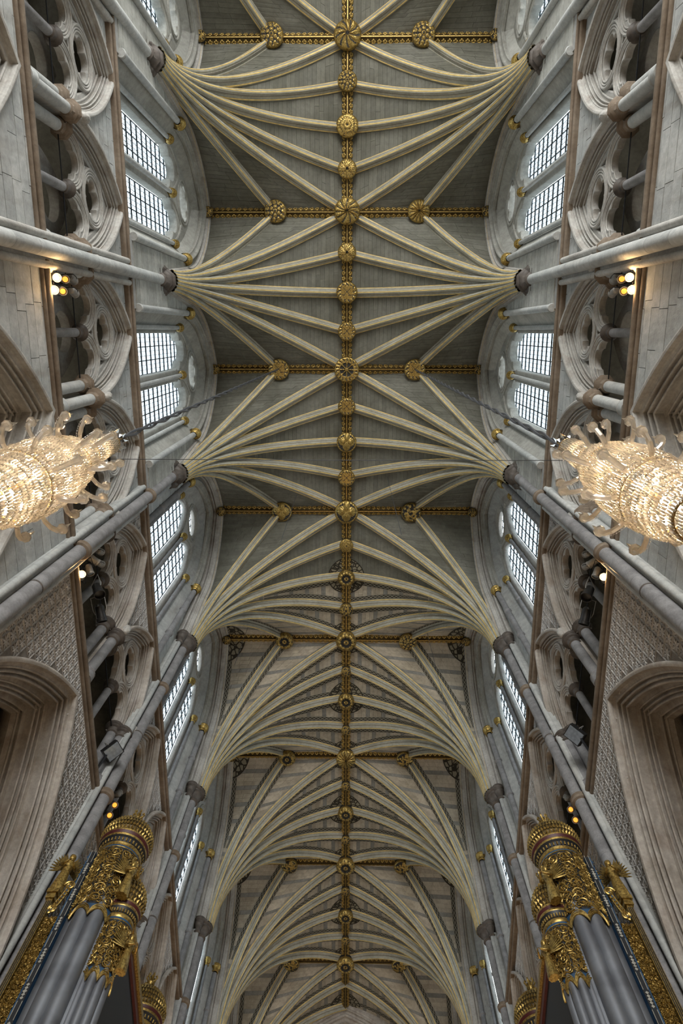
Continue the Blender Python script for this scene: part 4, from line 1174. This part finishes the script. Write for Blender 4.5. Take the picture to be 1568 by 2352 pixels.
# ---------------- organ cases
def spiral_pts(cx, cy, r, turns, dr, ph, n=26):
    return [(cx + r * (1 - i / n * .85) * cos(ph + dr * i / n * turns * 2 * pi), cy + r * (1 - i / n * .85) * sin(ph + dr * i / n * turns * 2 * pi)) for i in range(n + 1)]
def foliage(m, w, h, mp, seed, cell=.24, tr=.014):
    """carved scrolls with leaves filling a w x h field, laid on a surface by mp(u,v,lift)"""
    rnd = random.Random(seed); nx, ny = max(1, round(w / cell)), max(1, round(h / cell))
    for i in range(nx):
        for j in range(ny):
            cx, cy = (i + .5) * w / nx, (j + .5) * h / ny; r = min(w / nx, h / ny) * .5; dr = 1 if (i + j) % 2 else -1; ph = rnd.uniform(0, 6.28)
            pts = spiral_pts(cx, cy, r, 1.5, dr, ph, 22)
            m.tube([mp(u, v, .012) for u, v in pts], [tr * (1.1 - .5 * q / 22) for q in range(23)], 5, cap=False)
            for q in range(9):
                a = ph + q * 2 * pi / 9; rr = r * rnd.uniform(.55, 1.05); lx, ly = cx + rr * cos(a), cy + rr * sin(a); L = r * rnd.uniform(.28, .42); b = a + dr * rnd.uniform(.6, 1.6)
                c0 = (lx + L * cos(b), ly + L * sin(b)); s0 = (lx - L * .35 * sin(b), ly + L * .35 * cos(b)); s1 = (lx + L * .35 * sin(b), ly - L * .35 * cos(b))
                mid = (lx + L * .4 * cos(b), ly + L * .4 * sin(b))
                m.add([mp(lx, ly, .004), mp(*s0, .008), mp(*c0, .014), mp(*s1, .008), mp(*mid, .034)], [(0, 1, 4), (1, 2, 4), (2, 3, 4), (3, 0, 4)])
            m.add([mp(cx, cy, .045)] + [mp(cx + r * .16 * cos(k * pi / 3), cy + r * .16 * sin(k * pi / 3), .008) for k in range(6)], [(0, 1 + k, 1 + (k + 1) % 6) for k in range(6)])
def organ_case(s):
    sd = side_name(s)
    t = top('organ_case', 'blue and gilded organ case with grey pipes and domed towers on the %s' % sd, 'organ', (s * 4.1, 9.9, 0), 0, 'organ cases')
    Wd = lambda xc, y, z: (s * (xc - 4.1), y - 9.9, z)          # |x|, y, z -> local
    def tower(xc, yc, R, zc, zp, npipe, pr, seed, back=1, visible=True):
        """round tower: cornice at zc, pierced panel from zp, pipes below"""
        cyl = lambda ph, z, r: Wd(xc - r * sin(ph), yc - back * r * cos(ph), z)
        P0, P1 = radians(-88), radians(100)
        # cornice
        m = MB(); prof = [(R * .93, -.02), (R * .98, .0), (R * 1.0, .05), (R * .97, .07), (R * 1.02, .16), (R * 1.1, .19), (R * 1.12, .23), (R * 1.09, .25), (R * 1.16, .30), (R * 1.16, .34), (R * .8, .36)]
        mi = [1, 1, 1, 0, 0, 1, 1, 2, 1, 1]
        rows = [[cyl(P0 - .25 + (P1 + .5 - P0) * i / 30, zc + z, r) for r, z in prof] for i in range(31)]
        m.grid(rows, mi)
        for i in range(22):
            a = P0 - .2 + (P1 + .4 - P0) * (i + .5) / 22; m.tube([cyl(a, zc + .085, R * 1.0), cyl(a, zc + .145, R * 1.03)], .016, 5, 1)
        ob('cornice', m.mesh('cornice', ['oblack', 'gold', 'ored']), t)
        # leafy dome and finial
        m = MB(); dome = [(R * 1.08, .34), (R * 1.16, .44), (R * 1.14, .56), (R * 1.02, .70), (R * .82, .83), (R * .56, .94), (R * .32, 1.02), (R * .16, 1.1)]
        m.lathe(dome, 24, Wd(xc, yc, zc), mi=2)
        for j in range(7):
            r0, z0 = dome[j]; r1, z1 = dome[j + 1]; n = max(8, int(2 * pi * r0 / .06))
            for i in range(n):
                a = 2 * pi * (i + .5 * (j % 2)) / n; c, q = cos(a), sin(a); w = pi / n * .9
                base = lambda rr, zz, aa, lift: (Wd(xc, yc, 0)[0] + (rr + lift) * cos(aa), Wd(xc, yc, 0)[1] + (rr + lift) * sin(aa), zc + zz + lift * .3)
                m.add([base(r0, z0, a, .015), base(r0 * .6 + r1 * .4, z0 * .6 + z1 * .4, a - w, .01), base(r1, z1, a, .02), base(r0 * .6 + r1 * .4, z0 * .6 + z1 * .4, a + w, .01), base((r0 + r1) / 2, (z0 + z1) / 2, a, .045)], [(0, 1, 4), (1, 2, 4), (2, 3, 4), (3, 0, 4)], 0)
        ob('dome', m.mesh('dome', ['gold', 'oblack', 'gold_dark'], 20), t)
        m = MB(); c0 = Wd(xc, yc, zc + .15); q = R / .5
        m.lathe([(.13 * q, .84), (.09 * q, .9), (.075 * q, .96), (.09 * q, 1.0), (.11 * q, 1.03), (.07 * q, 1.07), (.05 * q, 1.1), (.05 * q, 1.2), (.0, 1.26)], 12, c0)
        for i in range(6):
            a = i * pi / 3; d = Vector((cos(a), sin(a), 0)); 
            m.tube([Vector(c0) + d * (r * q) + Vector((0, 0, z)) for r, z in ((.2, .62), (.16, .74), (.10, .85), (.12, .92), (.17, .95), (.19, .90))], .018 * q, 5)
            m.tube([Vector(c0) + d * (r * q) + Vector((0, 0, z)) for r, z in ((.04, 1.08), (.1, 1.12), (.14, 1.17), (.12, 1.22), (.08, 1.2))], .022 * q, 5)
        ob('finial', m.mesh('finial', 'gold'), t)
        # pierced front panel over the pipes
        np_ = npipe; step = (P1 - P0) / np_
        low = lambda ph: zp - .02 + .16 * abs(sin(pi * (ph - P0) / step)) ** .6
        m = MB(); n = 60
        m.grid([[cyl(P0 + (P1 - P0) * i / n, low(P0 + (P1 - P0) * i / n) + (zc - low(P0 + (P1 - P0) * i / n)) * j / 6, R * .95) for j in range(7)] for i in range(n + 1)])
        ob('front_panel', m.mesh('front_panel', 'oblue'), t)
        m = MB()
        for off, rr in ((.0, .02), (.045, .014), (.085, .011)):
            m.tube([cyl(P0 + (P1 - P0) * i / n, low(P0 + (P1 - P0) * i / n) + off, R * (.97 if off else .985)) for i in range(n + 1)], rr, 5)
        ob('arch_moulding', m.mesh('arch_moulding', 'gold'), t)
        m = MB(); a0, a1 = P0 + .22, P1 - .22; w = R * (a1 - a0); h = zc - .1 - (zp + .24)
        m.grid([[cyl(a0 + (a1 - a0) * i / 20, zp + .22 + (h + .03) * j, R * .956) for j in (0, 1)] for i in range(21)], 1)
        foliage(m, w, h, lambda u, v, l: cyl(a0 + u / R, zp + .235 + v, R * .96 + l), seed, .22 if R > .4 else .16, .016 if R > .4 else .011)
        foliage(m, w, h, lambda u, v, l: cyl(a0 + u / R, zp + .235 + v, R * .96 + l * .7), seed + 50, .15 if R > .4 else .11, .01)
        for aa in (a0, a1): m.tube([cyl(aa, zp + .2, R * .97), cyl(aa, zc - .06, R * .97)], .012, 5)
        m.tube([cyl(a0 + (a1 - a0) * i / 20, zc - .07, R * .97) for i in range(21)], .012, 5)
        ob('foliage_carving', m.mesh('foliage_carving', ['gold', 'oblack'], 50), t)
        for i in range(np_):
            ph = P0 + (i + .5) * step; pm = pr * (1 + .12 * cos(ph))
            p = cyl(ph, 0, R * .98 - pm)
            ob('pipe', MB().lathe([(pm, 5.4), (pm, zp + .4)], 20).mesh('pipe', 'pipe'), t, (p[0], p[1], 0))
        for i in range(np_ + 1):     # slim gilded stiles between panel and cornice
            pass
    tower(4.2, 9.78, .42, 13.0, 11.35, 4, .135, 11)
    tower(3.76, 9.83, .28, 11.5, 10.3, 5, .07, 12)
    tower(4.2, 14.0, .42, 13.0, 11.35, 4, .15, 13)
    tower(3.76, 13.9, .28, 11.5, 10.3, 5, .07, 14)
    # body of the case
    m = MB(); 
    def bx(x0, x1, y0, y1, z0, z1, mi=0): a, b = Wd((x0 + x1) / 2, (y0 + y1) / 2, (z0 + z1) / 2), (abs(x1 - x0), y1 - y0, z1 - z0); m.box(a, b, mi)
    bx(3.8, 4.85, 9.95, 13.9, 5.4, 12.0); bx(3.75, 4.9, 10.4, 13.5, 12.0, 12.15, 1); bx(3.7, 4.94, 10.4, 13.5, 12.15, 12.25, 2)
    ob('case_body', m.mesh('case_body', ['oblack', 'ored', 'gold'], 0), t)
    # flat wing towards the wall: stencilled stile, carved strip, pilaster
    YF = 9.56; YS = 9.54
    m = MB(); bx(4.585, 4.70, YS, YS + .14, 5.4, 12.95, 0); bx(4.585, 4.675, YS - .012, YS, 5.4, 12.95, 1)
    for i in range(12):
        z = 5.7 + i * .62
        for k in range(-2, 3):
            c = Wd(4.63, YS - .018, z + k * .055); q = .028 if k else .036
            m.add([(c[0] - q, c[1], c[2]), (c[0], c[1], c[2] - q), (c[0] + q, c[1], c[2]), (c[0], c[1], c[2] + q), (c[0], c[1] - .004, c[2])], [(0, 1, 4), (1, 2, 4), (2, 3, 4), (3, 0, 4)], 2)
        for e in (-.036, .036): bx(4.63 + e - .004, 4.63 + e + .004, YS - .018, YS - .012, z + .16, z + .46, 2)
    ob('stile', m.mesh('stile', ['oblue', 'oblack', 'owhite', 'oblue'], 0), t)
    m = MB(); bx(4.70, 4.93, YF + .02, YF + .12, 5.4, 11.5, 1)
    foliage(m, .22, 5.95, lambda u, v, l: Wd(4.705 + u, YF + .02 - l * 1.4, 5.45 + v), 21, .11, .013)
    foliage(m, .22, 5.95, lambda u, v, l: Wd(4.705 + u, YF + .01 - l * 1.8, 5.49 + v), 22, .075, .009)
    ob('wing_carving', m.mesh('wing_carving', ['gold', 'oblack'], 50), t)
    m = MB(); bx(4.94, 5.04, YF - .04, YF + .1, 5.4, 11.8, 0); bx(4.91, 5.07, YF - .07, YF + .12, 11.8, 11.87, 0); bx(4.89, 5.09, YF - .09, YF + .14, 11.91, 11.99, 0); bx(4.925, 5.055, YF - .06, YF + .11, 11.85, 11.93, 0)
    for i in range(3): bx(4.952 + i * .03, 4.966 + i * .03, YF - .05, YF - .04, 5.4, 11.75, 1)
    ob('pilaster', m.mesh('pilaster', ['gold', 'oblack'], 0), t)
    # scrolled bracket above the wing
    m = MB()
    for q in range(3):
        m.tube([Wd(4.73 + .17 * (i / 14) + .02 * q, YF - .03, 11.5 + .55 * (1 - i / 14) ** 1.8 + .04 * q) for i in range(15)], .022, 6, 1 if q == 1 else 0)
    for (cx, cz, r) in ((4.76, 12.1, .1), (4.86, 11.57, .08)):
        m.tube([Wd(u, YF - .04, v) for u, v in spiral_pts(cx, cz, r, 1.6, 1, 0)], .02, 6)
    for i in range(9): 
        c = Wd(4.72 + .17 * i / 9, YF - .05, 11.6 + .5 * (1 - i / 9) ** 1.6); m.lathe([(0, -.03), (.03, 0), (0, .03)], 8, c)
    ob('scroll_bracket', m.mesh('scroll_bracket', ['gold', 'oblue']), t)
    m = MB(); bx(4.66, 4.76, YF + .06, YF + .16, 11.9, 12.95, 1)
    foliage(m, .1, .95, lambda u, v, l: Wd(4.66 + u, YF + .06 - l, 11.95 + v), 23, .1, .009)
    ob('upper_carving', m.mesh('upper_carving', ['gold', 'oblue'], 50), t)
    for i in range(6):
        p = Wd(4.74 + .045 * (i % 3), 10.2 + .1 * (i // 3), 0)
        ob('slim_pipe', MB().lathe([(.03, 5.4), (.03, 13.3 + .12 * i)], 8, p).mesh('slim_pipe', 'pipe'), t)
    return t
OC = {s: organ_case(s) for s in (-1, 1)}

def angel(x, y, z, H, face, label, grp, lean=0):
    """gilded winged figure: one body mesh, wings as parts"""
    t = top('angel_statue', label, 'statue', (x, y, z), face, grp)
    m = MB(); fl = lambda a, zz: 1 + (.09 * sin(9 * a) if zz < .5 * H else 0)
    m.lathe([(.0, .0), (.13 * H, .0), (.135 * H, .05 * H), (.115 * H, .25 * H), (.09 * H, .45 * H), (.085 * H, .55 * H), (.105 * H, .66 * H), (.12 * H, .74 * H), (.10 * H, .785 * H), (.045 * H, .81 * H), (.04 * H, .84 * H), (.06 * H, .87 * H), (.067 * H, .92 * H), (.055 * H, .97 * H), (.0, 1.0 * H)], 22, flute=fl)
    for i in range(len(m.v)):
        vx, vy, vz = m.v[i]; m.v[i] = (vx, vy * .8, vz)
    m.add([(-.02 * H, -.045 * H, .9 * H), (.02 * H, -.045 * H, .9 * H), (0, -.075 * H, .905 * H), (0, -.05 * H, .935 * H)], [(0, 1, 2), (0, 2, 3), (1, 3, 2)])
    for q in (-1, 1):
        m.tube([(q * .10 * H, 0, .74 * H), (q * .15 * H, -.03 * H, .62 * H), (q * .13 * H, -.12 * H, .58 * H), (q * .05 * H, -.19 * H, .64 * H)], [.04 * H, .036 * H, .03 * H, .022 * H], 8)
        for k in range(4): m.tube([(q * (.05 - .008 * k) * H, -.19 * H, (.64 + .006 * k) * H), (q * (.035 - .01 * k) * H, -.225 * H, (.66 + .008 * k) * H)], .006 * H, 4)
    body = ob('body', m.mesh('body', 'gold', 60), t)
    for q in (-1, 1):
        w = MB()
        for k in range(9):
            f = k / 8; a = 1.25 - 1.5 * f; L = H * (.55 - .2 * f); b = Vector((q * .05 * H, .07 * H, (.76 - .12 * f) * H)); d = Vector((q * cos(a) * .75, .55, sin(a) + .35)).normalized(); sidev = d.cross(Vector((0, 1, 0))).normalized() * .032 * H
            p0, p1, p2 = b, b + d * L * .6, b + d * L
            w.add([p0 - sidev * .5, p1 - sidev, p2, p1 + sidev, p0 + sidev * .5, p1 + Vector((0, -.012 * H, 0))], [(0, 1, 5), (1, 2, 5), (2, 3, 5), (3, 4, 5), (4, 0, 5)])
            w.add([p0 - sidev * .5 + Vector((0, .012, 0)), p1 - sidev + Vector((0, .012, 0)), p2 + Vector((0, .012, 0)), p1 + sidev + Vector((0, .012, 0)), p0 + sidev * .5 + Vector((0, .012, 0))], [(4, 3, 2, 1, 0)])
        ob('wing', w.mesh('wing', 'gold', 0), t)
for s in (-1, 1):
    sd = side_name(s)
    angel(s * 4.99, 9.57, 11.99, .92, -s * .5, 'gilded winged angel standing on the pilaster of the %s organ case' % sd, 'organ angels')
    angel(s * 3.72, 9.40, 11.75, .8, -s * .9, 'gilded angel between the big and small towers of the %s organ case' % sd, 'organ angels')
    angel(s * 3.36, 9.66, 10.5, .7, -s * 1.1, 'gilded angel musician on the small tower of the %s organ case' % sd, 'organ angels')
for k in range(1, 6):
    for s in (-1, 1): lamp('gallery_fill_light', 'POINT', (s * 8.4, YK(k), 18.6), 34 if k < 3 else 3, (1, .93, .8), shadow_soft_size=.3)  # added unseen fill lights that brighten the gallery interior
for k in range(2, 6):
    for s in (-1, 1): lamp('aisle_fill_light', 'POINT', (s * 9.2, YK(k), 5.5), 26, (1, .68, .4), shadow_soft_size=.3)  # added warm fill so the aisle ribs show; no fixture here
# warm lamps of the choir stalls far below
for y in (11, 17, 23, 29):
    for s in (-1, 1): lamp('choir_lamp', 'POINT', (s * 3.2, y, 3.0), 320, (1, .76, .52), shadow_soft_size=.4)
